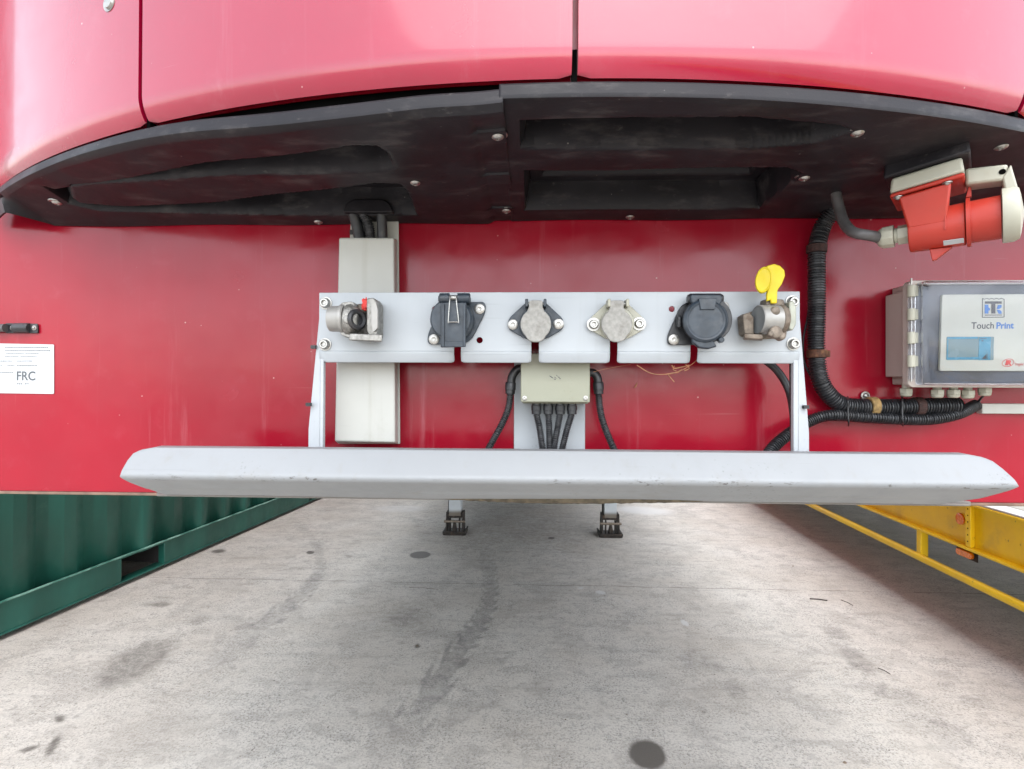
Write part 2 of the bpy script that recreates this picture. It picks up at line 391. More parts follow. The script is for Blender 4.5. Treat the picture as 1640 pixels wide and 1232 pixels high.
def rrect(x0, z0, x1, z1, r, k=5):
    o = []
    for cx, cz, a in ((x1 - r, z1 - r, 0), (x0 + r, z1 - r, 90), (x0 + r, z0 + r, 180), (x1 - r, z0 + r, 270)):
        o += [(cx + r * math.cos(R(a + 90 * i / k)), cz + r * math.sin(R(a + 90 * i / k))) for i in range(k + 1)]
    return o
def fill2d(name, outer, holes, Y, th, mat, parent, bevel=0.0006, mapf=None):
    """sheet with holes in the XZ plane at depth Y (front), th thick towards +Y"""
    bm = bmesh.new()
    for ring in [outer] + holes:
        vs = [bm.verts.new((p[0], Y, p[1])) for p in ring]
        for i in range(len(vs)): bm.edges.new((vs[i], vs[(i + 1) % len(vs)]))
    bmesh.ops.triangle_fill(bm, use_beauty=True, use_dissolve=False, edges=bm.edges[:])
    r = bmesh.ops.extrude_face_region(bm, geom=bm.faces[:])
    bmesh.ops.translate(bm, verts=[g for g in r['geom'] if isinstance(g, bmesh.types.BMVert)], vec=(0, th, 0))
    mb = MB(); bm.verts.ensure_lookup_table()
    mb.v = [v.co.copy() for v in bm.verts]; mb.f = [[v.index for v in f.verts] for f in bm.faces]; bm.verts.index_update()
    mb.f = [[v.index for v in f.verts] for f in bm.faces]; bm.free()
    return part(name, mb, mat, parent, bevel=bevel, smooth=30)
def text(name, body, h, loc, mat, parent, align='LEFT', bold=0., shear=0., wide=1., n=(0, -1, 0)):
    c = bpy.data.curves.new(name, 'FONT'); c.body = body; c.size = h * 1.38; c.align_x = align; c.offset = bold; c.shear = shear
    c.resolution_u = 4; c.extrude = 0.00005
    o = bpy.data.objects.new('tmp', c); COL.objects.link(o)
    dg = bpy.context.evaluated_depsgraph_get(); me = bpy.data.meshes.new_from_object(o.evaluated_get(dg))
    bpy.data.objects.remove(o); bpy.data.curves.remove(c)
    me.name = name; me.materials.clear(); me.materials.append(MAT[mat])
    mw = Matrix.Translation(loc) @ Matrix.Rotation(R(90), 4, 'X') @ Matrix.Diagonal((wide, 1, 1, 1))
    me.transform(WM[parent.name].inverted() @ mw)
    q = bpy.data.objects.new(name, me); COL.objects.link(q); q.parent = parent; WM[q.name] = WM[parent.name]; return q

# shared small hardware -------------------------------------------------
def mk_bolt(r=.006, h=.006, washer=.0095, hexr=.0032):
    b = MB(); b.lathe((0, 0, 0), (0, 0, 1), [(0, washer), (.0015, washer), (.0016, r + .0008), (h * .85, r), (h, r * .86), (h, hexr * 1.05)], 24, cap=False)
    b.lathe((0, 0, 0), (0, 0, 1), [(h, hexr * 1.05), (h - .003, hexr), (h - .003, 0.0001)], 6, cap=False)
    me = mesh_of('bolt', b, fix=False); me.materials.append(MAT['zinc']); return me
def mk_pan(r=.0075, washer=.0115):
    b = MB(); b.lathe((0, 0, 0), (0, 0, 1), [(0, washer), (.0012, washer * 1.0), (.0018, washer * .94), (.002, r), (.0042, r * .86), (.0058, r * .5), (.006, r * .3), (.0045, r * .26), (.0045, .0001)], 24, cap=False)
    me = mesh_of('bolt', b, fix=False); me.materials.append(MAT['zinc']); return me
BOLT = mk_bolt(); BOLT_BIG = mk_bolt(.0068, .0085, .0092, .0036); PAN = mk_pan()
FLAT = MB().lathe((0, 0, 0), (0, 0, 1), [(0, .0075), (.0012, .0075), (.0018, .0066), (.0019, .0030), (.0012, .0024), (.0008, .0001)], 24, cap=False)
FLAT = mesh_of('bolt', FLAT, fix=False); FLAT.materials.append(MAT['zinc'])
def put(me, px, py, Y, parent, name='bolt', ax=(0, -1, 0)):
    return inst(name, me, parent, frame(at(px, py, Y), ax))

# ================================================================== GROUND
def build_ground():
    def axis(lo, hi, stepf, far):
        a = list(np.arange(lo, hi, stepf)); s = stepf; x = hi; out = []
        while x < far: out.append(x); s *= 1.35; x += s
        out.append(far); s = stepf; x = lo - s; neg = []
        while x > -far: neg.append(x); s *= 1.35; x -= s
        neg.append(-far); return np.array(neg[::-1] + a + out)
    xs = axis(-3.2, 2.6, .0125, 400.); ys = axis(.55, 5.4, .0125, 400.)
    X, Y = np.meshgrid(xs, ys); h, w = X.shape
    Z = np.zeros_like(X)
    V = np.stack([X, Y, Z], -1).reshape(-1, 3)
    # where each ground point falls in the photograph's pixels, to lay out stains, shade and light patches
    d = V - np.array(CAM); zc = d @ np.array(fwd); zc[zc < .2] = .2
    PX = 820 + FPX * (d @ np.array(cr)) / zc; PY = 616 - FPX * (d @ np.array(cu)) / zc
    inside = (d @ np.array(fwd)) > .3
    dark = np.zeros(len(V)); tyre = np.zeros(len(V)); lite = np.zeros(len(V))
    def ell(buf, cx, cy, a, b, rot, amt, soft=.35):
        c_, s_ = math.cos(R(rot)), math.sin(R(rot)); x = PX - cx; y = PY - cy
        q = np.sqrt(((x * c_ + y * s_) / a) ** 2 + ((-x * s_ + y * c_) / b) ** 2)
        np.maximum(buf, amt * np.clip((1 + soft - q) / (2 * soft), 0, 1) * inside, out=buf)
    for e in [(673, 889, 16, 5.5, -3, .95, .15), (497, 885, 6, 2.5, 0, .95, .2), (350, 883, 12, 3, -4, .6, .3), (558, 891, 6, 3, 0, .3, .4),
              (215, 1064, 78, 26, -29, .38, .28), (650, 992, 46, 22, 8, .27, .5), (258, 968, 18, 5, -5, .4, .4), (318, 994, 20, 7, -12, .3, .5),
              (235, 968, 12, 4, -5, .25, .4), (1037, 1209, 30, 22, 20, .85, .18), (85, 1195, 22, 7, -55, .55, .3), (45, 1200, 20, 4, -15, .5, .4), (95, 1152, 10, 6, -10, .55, .4),
              (668, 1035, 4, 3, 0, .9, .3), (883, 862, 5, 2, 0, .8, .3), (1120, 1060, 40, 18, 20, .25, .5), (1180, 1110, 28, 16, 50, .25, .4), (1130, 1130, 60, 40, 20, .14, .8),
              (1310, 962, 14, 1.6, 3, .0, .3), (1340, 1015, 26, 10, 20, .3, .4), (1375, 1060, 42, 14, 35, .32, .4), (1440, 1115, 60, 14, 12, .28, .4), (1345, 990, 34, 8, 10, .2, .5),
              (1490, 1150, 70, 30, 30, .2, .6), (1560, 1125, 30, 12, 10, .2, .5), (1310, 1120, 34, 8, 12, .2, .5), (870, 1010, 170, 120, 0, .10, .9), (820, 845, 150, 45, 0, .3, .7),  # the broad middle ellipses paint under-trailer shade into the colour
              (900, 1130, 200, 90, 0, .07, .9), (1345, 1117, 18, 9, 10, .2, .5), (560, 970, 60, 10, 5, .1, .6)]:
        ell(dark, *e)
    for e in [(1030, 818, 60, 8, 4, .75, .5), (640, 815, 60, 8, 0, .6, .5), (962, 949, 9, 3, 8, .9, .3), (1097, 998, 9, 4, 35, .8, .3), (930, 942, 6, 2, 0, .8, .3), (1005, 962, 10, 3, 10, .5, .4),  # first two ellipses paint light coming in from the trailer's sides
              (1085, 990, 14, 26, -10, .3, .5), (440, 930, 70, 22, -10, .3, .7), (600, 1180, 120, 40, -8, .25, .7), (1095, 1195, 16, 5, 40, .5, .4), (1400, 1190, 120, 30, 10, .25, .7), (1220, 950, 140, 20, 2, .25, .7),
              (950, 1150, 120, 40, 0, .2, .8)]:
        ell(lite, *e)
    def track(pts, wpx, amt, period=9.):
        P = [Vector((a, b, 0)) for a, b, *_ in pts]; Wd = [c for *_, c in pts]
        Q = np.array([(p.x, p.y) for p in smooth_path([(p.x, p.y, 0) for p in P], 3)])
        L = np.concatenate([[0], np.cumsum(np.hypot(*np.diff(Q, axis=0).T))])
        lo = Q.min(0) - 60; hi = Q.max(0) + 60
        sel = np.where(inside & (PX > lo[0]) & (PX < hi[0]) & (PY > lo[1]) & (PY < hi[1]))[0]
        if not len(sel): return
        pp = np.stack([PX[sel], PY[sel]], -1)
        for s0 in range(0, len(sel), 20000):
            sl = slice(s0, s0 + 20000); dd = ((pp[sl, None, :] - Q[None]) ** 2).sum(-1); k = dd.argmin(1); dist = np.sqrt(dd.min(1))
            wid = np.interp(L[k] / L[-1], np.linspace(0, 1, len(Wd)), Wd)
            side = pp[sl, 0] - Q[k, 0]
            ph = (L[k] + .7 * np.abs(side)) / (period * wid / 22.)
            chev = .5 + .5 * np.sign(np.sin(2 * math.pi * ph))
            edge = np.clip((wid - dist) / (.25 * wid), 0, 1)
            inner = np.clip(1.2 - dist / wid, 0, 1)
            val = amt * edge * (.35 + .65 * np.where(dist > .45 * wid, chev, .8))
            fade = np.sin(np.clip(L[k] / L[-1], 0.02, .98) * math.pi) ** .35
            tyre[sel[sl]] = np.maximum(tyre[sel[sl]], val * fade)
    track([(466, 834, 8), (498, 862, 10), (512, 890, 13), (508, 925, 16), (470, 965, 20), (400, 1015, 26), (330, 1060, 30)], 14, .34)
    track([(520, 985, 20), (440, 1040, 30), (340, 1100, 40), (230, 1160, 48)], 26, .12)
    track([(1180, 880, 16), (1230, 960, 24), (1330, 1060, 34), (1480, 1180, 44)], 26, .12)
    track([(760, 868, 13), (778, 895, 16), (786, 935, 20), (776, 985, 24), (735, 1045, 30), (690, 1110, 36), (640, 1190, 42)], 22, .40)
    track([(905, 860, 30), (900, 900, 36), (890, 950, 44)], 30, .12)
    # the broad middle ellipses above paint the trailer's shade into the slab colour
    me = bpy.data.meshes.new('ground'); nv = len(V)
    me.vertices.add(nv); me.vertices.foreach_set('co', V.ravel())
    i, j = np.meshgrid(np.arange(h - 1), np.arange(w - 1), indexing='ij'); a = (i * w + j).ravel()
    F = np.stack([a, a + 1, a + w + 1, a + w], -1)
    me.loops.add(F.size); me.loops.foreach_set('vertex_index', F.ravel().astype(np.int32))
    me.polygons.add(len(F)); me.polygons.foreach_set('loop_start', (np.arange(len(F)) * 4).astype(np.int32)); me.update(); me.validate()
    at_ = me.color_attributes.new('stains_and_light', 'FLOAT_COLOR', 'POINT')
    at_.data.foreach_set('color', np.stack([dark, tyre, lite, np.ones(nv)], -1).astype(np.float32).ravel())
    me.materials.append(MAT['ground']); o = bpy.data.objects.new('ground', me); COL.objects.link(o); o['kind'] = 'structure'
build_ground()

# ================================================================== RED TRAILER
ZB = 1.1045; ZT = 3.95; HW = 1.27
tr = thing('refrigerated_trailer', 'red refrigerated semi-trailer whose flat front wall fills the picture', 'trailer', (0.04, 0, 0))
def body_outline(inset, y1):
    r = .035; o = []
    for k in range(7): a = R(180 + 15 * k); o.append((.04 - HW + inset + r + r * math.cos(a), r + r * math.sin(a)))
    for k in range(7): a = R(270 + 15 * k); o.append((.04 + HW - inset - r + r * math.cos(a), r + r * math.sin(a)))
    return o
ol = body_outline(0, 0)
b = MB(); zs = np.linspace(ZB, ZT, 40)
fx = [ol[0]] + ol[1:7] + [(x, 0.) for x in np.linspace(ol[6][0], ol[7][0], 60)[1:-1]] + ol[7:]
b.grid([[(x, y, z) for x, y in fx] for z in zs]); part('front_wall', b, 'wall_red', tr, fix=False, smooth=60)
for sx in (-1, 1):
    part('side_wall', MB().box((.04 + sx * HW, .035, ZB), (.04 + sx * (HW - .04), 13.3, ZT)), 'wall_red', tr)
part('roof', MB().box((.04 - HW, .0351, ZT), (.04 + HW, 13.3, ZT + .03)), 'white_plastic', tr)
part('floor_underside', MB().box((.04 - HW + .04, .01, ZB + .012), (.04 + HW - .04, 13.3, ZB + .06)), 'under_pale', tr)
part('bottom_trim', MB().box((.04 - HW + .03, -.0035, ZB - .005), (.04 + HW - .03, .06, ZB - .0005)), 'trim_metal', tr, bevel=.001)
for sx in (-1, 1):
    part('chassis_beam', MB().box((.04 + sx * .46 - .06, 4.6, .86), (.04 + sx * .46 + .06, 13, ZB + .011)), 'under', tr, bevel=.01)
part('king_pin_plate', MB().box((-.5, .12, ZB - .02), (.58, 1.6, ZB + .0115)), 'under', tr)
for wy in (8.6, 9.9, 11.2):
    for wx in (-1.2, .93):
        wh = part('wheel', MB().lathe((wx, wy, .5), (1, 0, 0), [(0, .28), (.0, .46), (.03, .495), (.08, .5), (.26, .5), (.31, .495), (.34, .46), (.34, .28)], 40), 'rubber', tr)
        part('rim', MB().lathe((wx + .001, wy, .5), (1, 0, 0), [(0, .27), (.0, .285), (.338, .285), (.338, .27), (.2, .2), (.2, .0001)], 28, cap=False), 'cast', wh)
    part('axle', MB().lathe((-.9, wy, .5), (1, 0, 0), [(0, .07), (1.9, .07)], 16), 'under', tr)
part('light_block_box', MB().box((-1.17, 5.7, .50), (1.25, 7.6, 1.02)), 'leg_paint', tr, bevel=.01)  # unseen box added behind the legs to block sky light
part('rear_underrun', MB().box((-1.2, 13.0, .45), (1.25, 13.1, .62)), 'under', tr)
part('light_block_flap', MB().box((-1.2, 12.2, .3), (1.28, 12.21, ZB)), 'blackp', tr)  # unseen full-width flap added to block light at the rear
# landing legs
def landing_leg(px, py, lab):
    p = atz(px, py, 0.0); x, y = p.x, p.y + .10; w = .054
    leg = part('landing_leg', MB().box((x - w, y - w, .155), (x + w, y + w, ZB + .01)), 'leg_paint', tr, bevel=.006)
    leg['label'] = lab
    f = MB(); f.prism([(a + x, b_ + y, .0) for a, b_ in rrect(-.1, -.1, .1, .1, .02, 3)], (0, 0, .014))
    f.box((x - .1, y - .1, .014), (x + .1, y - .085, .034)); f.box((x - .1, y - .085, .014), (x - .086, y + .1, .034)); f.box((x + .086, y - .085, .014), (x + .1, y + .1, .034))
    part('foot_plate', f, 'rusty_black', leg, bevel=.003)
    for s in (-1, 1):
        q = MB(); xx = x + s * .07
        q.prism([(xx - .006, y - .085, .02), (xx - .006, y + .085, .02), (xx - .006, y + .05, .19), (xx - .006, y - .05, .19)], (.012, 0, 0))
        part('foot_cheek', q, 'rusty_black', leg, bevel=.002)
    part('foot_pin', MB().lathe((x - .092, y - .062, .112), (1, 0, 0), [(0, .011), (.184, .011)], 16), 'cast_dirty', leg)
    q = MB(); q.lathe((x, y - .06, .014), (0, 0, 1), [(0, .02), (.03, .022), (.07, .014), (.09, .012)], 12)
    for s in (-1, 1): q.box((x + s * .04 - .004, y - .07, .014), (x + s * .04 + .004, y - .02, .14))
    part('foot_rocker', q, 'rusty_black', leg, bevel=.002)
    part('leg_sleeve', MB().box((x - w - .012, y - w + .001, .14), (x + w + .012, y + w + .01, .185)), 'rusty_black', leg, bevel=.004)
    part('screw_guide', MB().box((x - w - .01, y - .02, .19), (x - w - .0005, y + .03, ZB)), 'under', leg)
landing_leg(727, 858, 'left landing leg with a rust stain above its foot'); landing_leg(979, 862, 'right landing leg')
# small bracket tab on the wall
# ================================================================== REFRIGERATION UNIT
ru = thing('refrigeration_unit', 'curved red refrigeration unit fairing overhanging the trailer front above the black trays', 'refrigeration unit', (0.035, -.2, 1.56))
XC, RA, YF = .035, 1.55, -.331; UHW = .90
def yf(x): return YF + RA - math.sqrt(RA * RA - (x - XC) ** 2)
Z0 = 1.28 + .3075
def lip(t): return -.010 * (1 - min(t, .03) / .03) ** 2
def panel_pts(x0, x1, nx, corner=None):
    cols = []
    xs = [XC + x for x in np.linspace(x0 - XC, x1 - XC, nx)]
    for x in xs:
        nrm = Vector((x - XC, -(math.sqrt(RA * RA - (x - XC) ** 2)), 0)).normalized(); cols.append((Vector((x, yf(x), 0)), nrm))
    if corner:  # run round to the side of the unit
        s = corner; xe = XC + s * UHW; p0, n0 = (cols[-1] if s > 0 else cols[0]); extra = []
        th0 = math.atan2(s * n0.x, -n0.y); rr = .045; c0 = p0 - n0 * rr
        for k in range(1, 8):
            th = th0 + (math.pi / 2 - th0) * k / 7; nn = Vector((s * math.sin(th), -math.cos(th), 0)); extra.append((c0 + nn * rr, nn))
        last = extra[-1]; extra.append((Vector((last[0].x, -.002, 0)), last[1]))
        cols = cols + extra if s > 0 else extra[::-1] + cols
    return cols
def fairing(x0, x1, corner=None, ztop=2.7):
    cols = panel_pts(x0, x1, 40, corner); b = MB(); rows = []
    ts = [-.001, 0] + list(np.linspace(.0015, .03, 14)) + list(np.linspace(.04, ztop - Z0, 24))
    cr_ = .0035; xl, xr = cols[0][0], cols[-1][0]
    def edge_lift(i):
        if corner and ((corner < 0 and i < 10) or (corner > 0 and i >= len(cols) - 10)): return 0
        dl = (cols[i][0] - xl).length; dr = (cols[i][0] - xr).length
        dd = min(dl if not (corner and corner < 0) else 9, dr if not (corner and corner > 0) else 9)
        return 0 if dd > cr_ else cr_ - math.sqrt(max(0, cr_ ** 2 - (cr_ - dd) ** 2))
    for t in ts:
        if t < 0: rows.append([(p + nn * (-.018) + Vector((0, 0, Z0 + .004 + edge_lift(i)))) for i, (p, nn) in enumerate(cols)])
        else: rows.append([(p + nn * (lip(t) - .03 * max(0, t - .5) ** 1.5) + Vector((0, 0, Z0 + max(t, edge_lift(i))))) for i, (p, nn) in enumerate(cols)])
    # returned side edges
    rows = [[r[0] - cols[0][1] * .018 + Vector((.0012, 0, 0))] + r + [r[-1] - cols[-1][1] * .018 - Vector((.0012, 0, 0))] for r in rows]
    b.grid(rows); return b
xa, xb, xc_ = -.457, .041, .545; g = .003
part('corner_panel', fairing(XC - UHW, xa - g, -1), 'panel_red', ru, fix=False, smooth=50)['label'] = 'left corner panel with a recessed screw'
part('door_panel', fairing(xa + g, xb - g), 'panel_red', ru, fix=False, smooth=50)['label'] = 'left door panel of the fairing'
part('door_panel', fairing(xb + g, xc_ - g), 'panel_red', ru, fix=False, smooth=50)['label'] = 'right door panel of the fairing'
part('corner_panel', fairing(xc_ + g, XC + UHW, 1), 'panel_red', ru, fix=False, smooth=50)['label'] = 'right corner panel of the fairing'
bb = MB(); cols = panel_pts(XC - UHW + .03, XC + UHW - .03, 60)
bb.grid([[p - nn * .02 + Vector((0, 0, z)) for p, nn in cols] for z in (Z0 + .002, 2.68)])
part('inner_frame', bb, 'wall_red', ru, fix=False)
bb = MB(); ring = [p - nn * .02 for p, nn in cols]; ring = [Vector((ring[0].x, 0, 0))] + ring + [Vector((ring[-1].x, 0, 0))]
bb.prism([v + Vector((0, 0, 2.69)) for v in ring], (0, 0, .02)); part('unit_top', bb, 'under', ru)
# dark seal pieces showing at the foot of each seam
for xs_ in (xa, xb, xc_):
    p = Vector((xs_, yf(xs_), 0)); nn = Vector((xs_ - XC, -1.5, 0)).normalized(); tt = Vector((-nn.y, nn.x, 0))
    q = [p - nn * .0185 - tt * .0026, p - nn * .0185 + tt * .0026, p - nn * .010 + tt * .0026, p - nn * .010 - tt * .0026]
    part('seal', MB().prism([v + Vector((0, 0, Z0 - .003)) for v in q], (0, 0, .032)), 'dark_hole', ru)
# recessed screw in the left corner panel
def on_fairing(px, py):
    d = ray(px, py); t = .3
    for _ in range(4000):
        p = CAM + d * t
        if p.y >= yf(p.x): break
        t += .0004
    return p
p = on_fairing(175, 5); nn = Vector((p.x - XC, -math.sqrt(RA ** 2 - (p.x - XC) ** 2), 0)).normalized()
s_ = MB().lathe(p - nn * .002, nn, [(0, .0105), (.0028, .0105), (.0024, .009), (.0021, .0075), (.0045, .0065), (.0055, .003), (.0055, .0001)], 24, cap=False)
part('panel_screw', s_, 'zinc', ru, fix=False)

# trays -------------------------------------------------------------
def ztray(Y): return 1.28 + .289 - .062 * (Y + .33)
def on_tray(px, py):
    d = ray(px, py); Z = 1.28 + .275
    for _ in range(8):
        t = (Z - CAM.z) / d.z; p = CAM + d * t; Z = ztray(p.y)
    return p
def sdf(PX, PY, poly):
    P = np.array(poly); Q = np.roll(P, -1, 0); best = np.full(PX.shape, 1e9); ins = np.zeros(PX.shape, bool)
    for (ax, ay), (bx, by) in zip(P, Q):
        ex, ey = bx - ax, by - ay; t = np.clip(((PX - ax) * ex + (PY - ay) * ey) / (ex * ex + ey * ey + 1e-12), 0, 1)
        best = np.minimum(best, np.hypot(PX - ax - t * ex, PY - ay - t * ey))
        c = ((ay > PY) != (by > PY)) & (PX < ax + (PY - ay) * ex / (ey + 1e-12)); ins ^= c
    return np.where(ins, best, -best)
def ss(x): x = np.clip(x, 0, 1); return x * x * (3 - 2 * x)
REC = {'R': [([(832, 192), (1200, 187), (1345, 203), (1366, 212), (1300, 229), (1200, 237), (834, 236)], .050, .010),
             ([(838, 272), (1262, 268), (1285, 276), (1215, 332), (840, 334)], .040, .008)],
       'L': [([(80, 315), (200, 290), (330, 260), (450, 238), (565, 218), (604, 219), (622, 232), (632, 256), (610, 261), (560, 263), (400, 276), (240, 290), (112, 305), (118, 322)], .042, .012),
             ([(66, 309), (104, 317), (130, 329), (200, 331), (350, 321), (500, 298), (600, 282), (640, 284), (655, 300), (668, 338), (400, 339), (160, 337), (110, 330)], .040, .008)]}
def rounded(pts, r, k=5):
    out = []; n_ = len(pts)
    for i in range(n_):
        p = Vector(pts[i]); a = Vector(pts[i - 1]); c = Vector(pts[(i + 1) % n_]); rr = r[i] if isinstance(r, (list, tuple)) else r
        d1 = (a - p).normalized(); d2 = (c - p).normalized(); rr = min(rr, (a - p).length * .49, (c - p).length * .49)
        for j in range(k + 1):
            t = j / k; q = (p + d1 * rr) * (1 - t) ** 2 + p * 2 * t * (1 - t) + (p + d2 * rr) * t * t; out.append((q.x, q.y))
    return out
def tray(side):
    xs = np.arange(-.88, -.0295, .0025) if side == 'L' else np.arange(-.034, .845, .0025)
    nv = 150; rows = []
    X = np.tile(xs, (nv, 1)); YFv = np.array([yf(x) for x in xs]) + .016
    v = np.linspace(0, 1, nv)[:, None]; YB = np.where(xs < -.79, -.0025 + (YFv + .004 + .0025) * np.clip((-.79 - xs) / .03, 0, 1), -.0025); Y = YFv[None] * (1 - v) + YB[None] * v
    Z = 1.28 + .289 - .062 * (Y + .33)
    up = np.zeros_like(Z)
    for poly, D, w_ in REC[side]:
        s = sdf(X, Y, [tuple(on_tray(a, b_).xy) for a, b_ in poly])
        up += ss((Y - YFv[None] - .010) / .014) * D * ss((s + .002) / w_) + (.016 * ss((s - .022) / .012) if D == .040 else 0)
    full = (Z0 - .004) - Z[0]; sm = ss(np.minimum(np.clip((xs + .62) / .34, 0, 1), np.clip((.80 - xs) / .3, 0, 1))); hf = np.minimum(full, .009 + .004 * sm); dl = full - hf
    Z = Z + dl[None] * (1 - v)
    Z = Z + up + .0012 * np.sin(X * 21) * np.sin(Y * 17 + 1)
    Z += -.0035 * ss((.05 - (Y - YFv[None])) / .03) * 0
    if side == 'L':
        sag = .0095 * np.exp(-(np.abs(xs + .225) / .15) ** 2.6) + .004 * np.exp(-((xs + .05) / .05) ** 2)
        strip = ss((xs + .072) / .012)[None] * np.ones_like(Z)
        Z = Z - sag[None] * (1 - v) ** 1.2 + .005 * strip * ss((v * 9)) - .0035
        Z += -.0022 * strip * (np.abs(np.sin(v * 9)) > .93)
    else: sag = np.zeros_like(xs)
    fl = []
    for t in (1, .8, .55, .3, .14, .05, .0):      # the turned-up front rim
        zz = (Z0 - .004) - hf * (1 - t)
        dy = -.002 + (.0015 * t)
        fl.append([(x, y + dy - .003, zj - s_) for x, y, s_, zj in zip(xs, YFv, sag, zz)])
    P = fl + [[(X[i, j], Y[i, j], Z[i, j]) for j in range(len(xs))] for i in range(nv)]
    b = MB(); b.grid(P); o = part('undertray', b, 'tray', ru, fix=False, smooth=38)
    m = o.modifiers.new('solid', 'SOLIDIFY'); m.thickness = .003; m.offset = -1 if side == 'L' else -1
    HT[side] = (X, Y, Z)
    return o
HT = {}
tL = tray('L'); tL['label'] = 'left black undertray sagging away from the red panel'
tR = tray('R'); tR['label'] = 'right black undertray with two long recesses'
part('cable_grommet', MB().prism([at(a, b_, -.050) for a, b_ in rounded([(548, 340), (554, 326), (566, 319), (614, 319), (624, 326), (630, 340)], 4)], (0, .036, 0)), 'tray', tL, bevel=.003)
part('cable_opening', MB().prism([at(a, b_, -.045) for a, b_ in rounded([(1333, 334), (1340, 322), (1352, 318), (1374, 320), (1366, 330)], 3)], (0, -.003, 0)), 'dark_hole', tR)
for px, py, t in [(797, 211, tL), (811, 334, tL), (665, 283, tL), (510, 349, tL), (92, 330, tL), (1373, 216, tR), (1288, 284, tR), (1009, 345, tR), (1603, 243, tR)]:
    p = on_tray(px, py); gx, gy, gz = HT['L' if t is tL else 'R']; k_ = ((gx - p.x) ** 2 + (gy - p.y) ** 2).argmin()
    inst('bolt', PAN, t, frame((p.x, p.y, gz.flat[k_] + .0003), (0, .05, -1), (0, 1, 0)))
# near-black sheet painting in the shade behind the sag gap
part('gap_shade_sheet', MB().grid([[p - nn * .021 + Vector((0, 0, z)) for p, nn in cols] for z in (Z0 - .0125, Z0 + .0015)]), 'dark_hole', ru, fix=False)

# ================================================================== BUMPER
bu = thing('front_bumper', 'long pale grey folded steel bumper with mitred ends below the connector rack', 'bumper', (.04, -.1, 1.12))
prof = []   # (Y, py on the left side reference, lx, rx) depth, and pixel outline at each height
def lerp(a, b, t): return a + (b - a) * t
Ytop, Yfold, Ybot = -.150, -.178, -.122
rowsB = []
NR = 40
hT, hF, hB = -.0855, -.1190, -.1530
lpx = [(0, 242), (.06, 226), (.2, 214), (.45, 205), (.8, 196), (1, 193)]; lp2 = [(0, 193), (.25, 208), (.6, 234), (1, 266)]
rpx = [(0, 1556), (.06, 1574), (.2, 1590), (.45, 1606), (.8, 1625), (1, 1632)]; rp2 = [(0, 1632), (.2, 1614), (.6, 1572), (1, 1502)]
ip = lambda t, L: float(np.interp(t, [a for a, _ in L], [b_ for _, b_ in L]))
def px2x(px, y): return at(px, 700, y).x
pr = []
for k in range(NR + 1):
    t = 2 * k / NR
    if t <= 1: y, h, l, r_ = lerp(Ytop, Yfold, t), lerp(hT, hF, t), ip(t, lpx), ip(t, rpx)
    else: y, h, l, r_ = lerp(Yfold, Ybot, t - 1), lerp(hF, hB, t - 1), ip(t - 1, lp2), ip(t - 1, rp2)
    e = max(0, 1 - abs(t - 1) / .12); y += .006 * e * e * .5     # soften the fold
    pr.append((y, 1.28 + h, px2x(l, y), px2x(r_, y)))
# top edge turned back
P = [[(lerp(x0, x1, j / 120), y + .0012 * math.sin(j * .11), z + .0008 * math.sin(j * .07 + 1) * (1 if z < 1.14 else 0)) for j in range(121)] for y, z, x0, x1 in pr]
mbm = MB().grid([[(p[0], p[1] + .02, p[2] + .0005) for p in P[0]]] + P)
o = part('face_plate', mbm, 'bumper', bu, solid=.003, fix=False, smooth=45)
m = o.modifiers.new('bevel', 'BEVEL'); m.width = .0009; m.segments = 2; m.limit_method = 'ANGLE'; m.angle_limit = R(50)
mb = MB(); y0 = Ybot + .006
xl, xr = at(258, 797, -.06).x, at(1546, 800, -.06).x
mb.prism([(xl, -.07, 1.28 - .166), (xr, -.07, 1.28 - .166), (xr - .03, -.035, 1.28 - .166), (xl + .03, -.035, 1.28 - .166)], (0, 0, .006))
mb.hexa([(px2x(268, y0), y0, 1.1235), (px2x(1500, y0), y0, 1.1235), (xr, -.07, 1.113), (xl, -.07, 1.113), (px2x(268, y0), y0, 1.1265), (px2x(1500, y0), y0, 1.1265), (xr, -.07, 1.117), (xl, -.07, 1.117)])
part('lower_flange', mb, 'bumper', bu, bevel=.001)
MAT['grime'] = simple('caked road grime', (.12, .095, .06), .9, var=.4, scale=90, bump=1, bdist=.002)
mb = MB(); xg = np.linspace(px2x(690, Ybot), px2x(1130, Ybot), 90); rows = []
prf = [.25 + .75 * math.exp(-((x - .01) / .12) ** 2) for x in xg]; nz = rng.rand(90)
w1 = np.sin(np.linspace(0, math.pi, 90)) ** .4
for dy, dz in ((-.0052, .011), (-.0062, .004), (-.006, -.003), (-.002, -.006), (.004, -.004)):
    rows.append([(x, Ybot + dy + .005 * (1 - w), 1.28 + hB + (dz * w * (.55 + .45 * q) + .0012 * (nz_ - .5))) for x, q, w, nz_ in zip(xg, prf, w1, nz)])
part('road_grime', mb.grid(rows), 'grime', bu, fix=False, smooth=60)
for x in (-.33, .41):
    part('bumper_arm', MB().box((x - .02, -.11, 1.14), (x + .02, .0, 1.18)), 'rack', bu, bevel=.002)

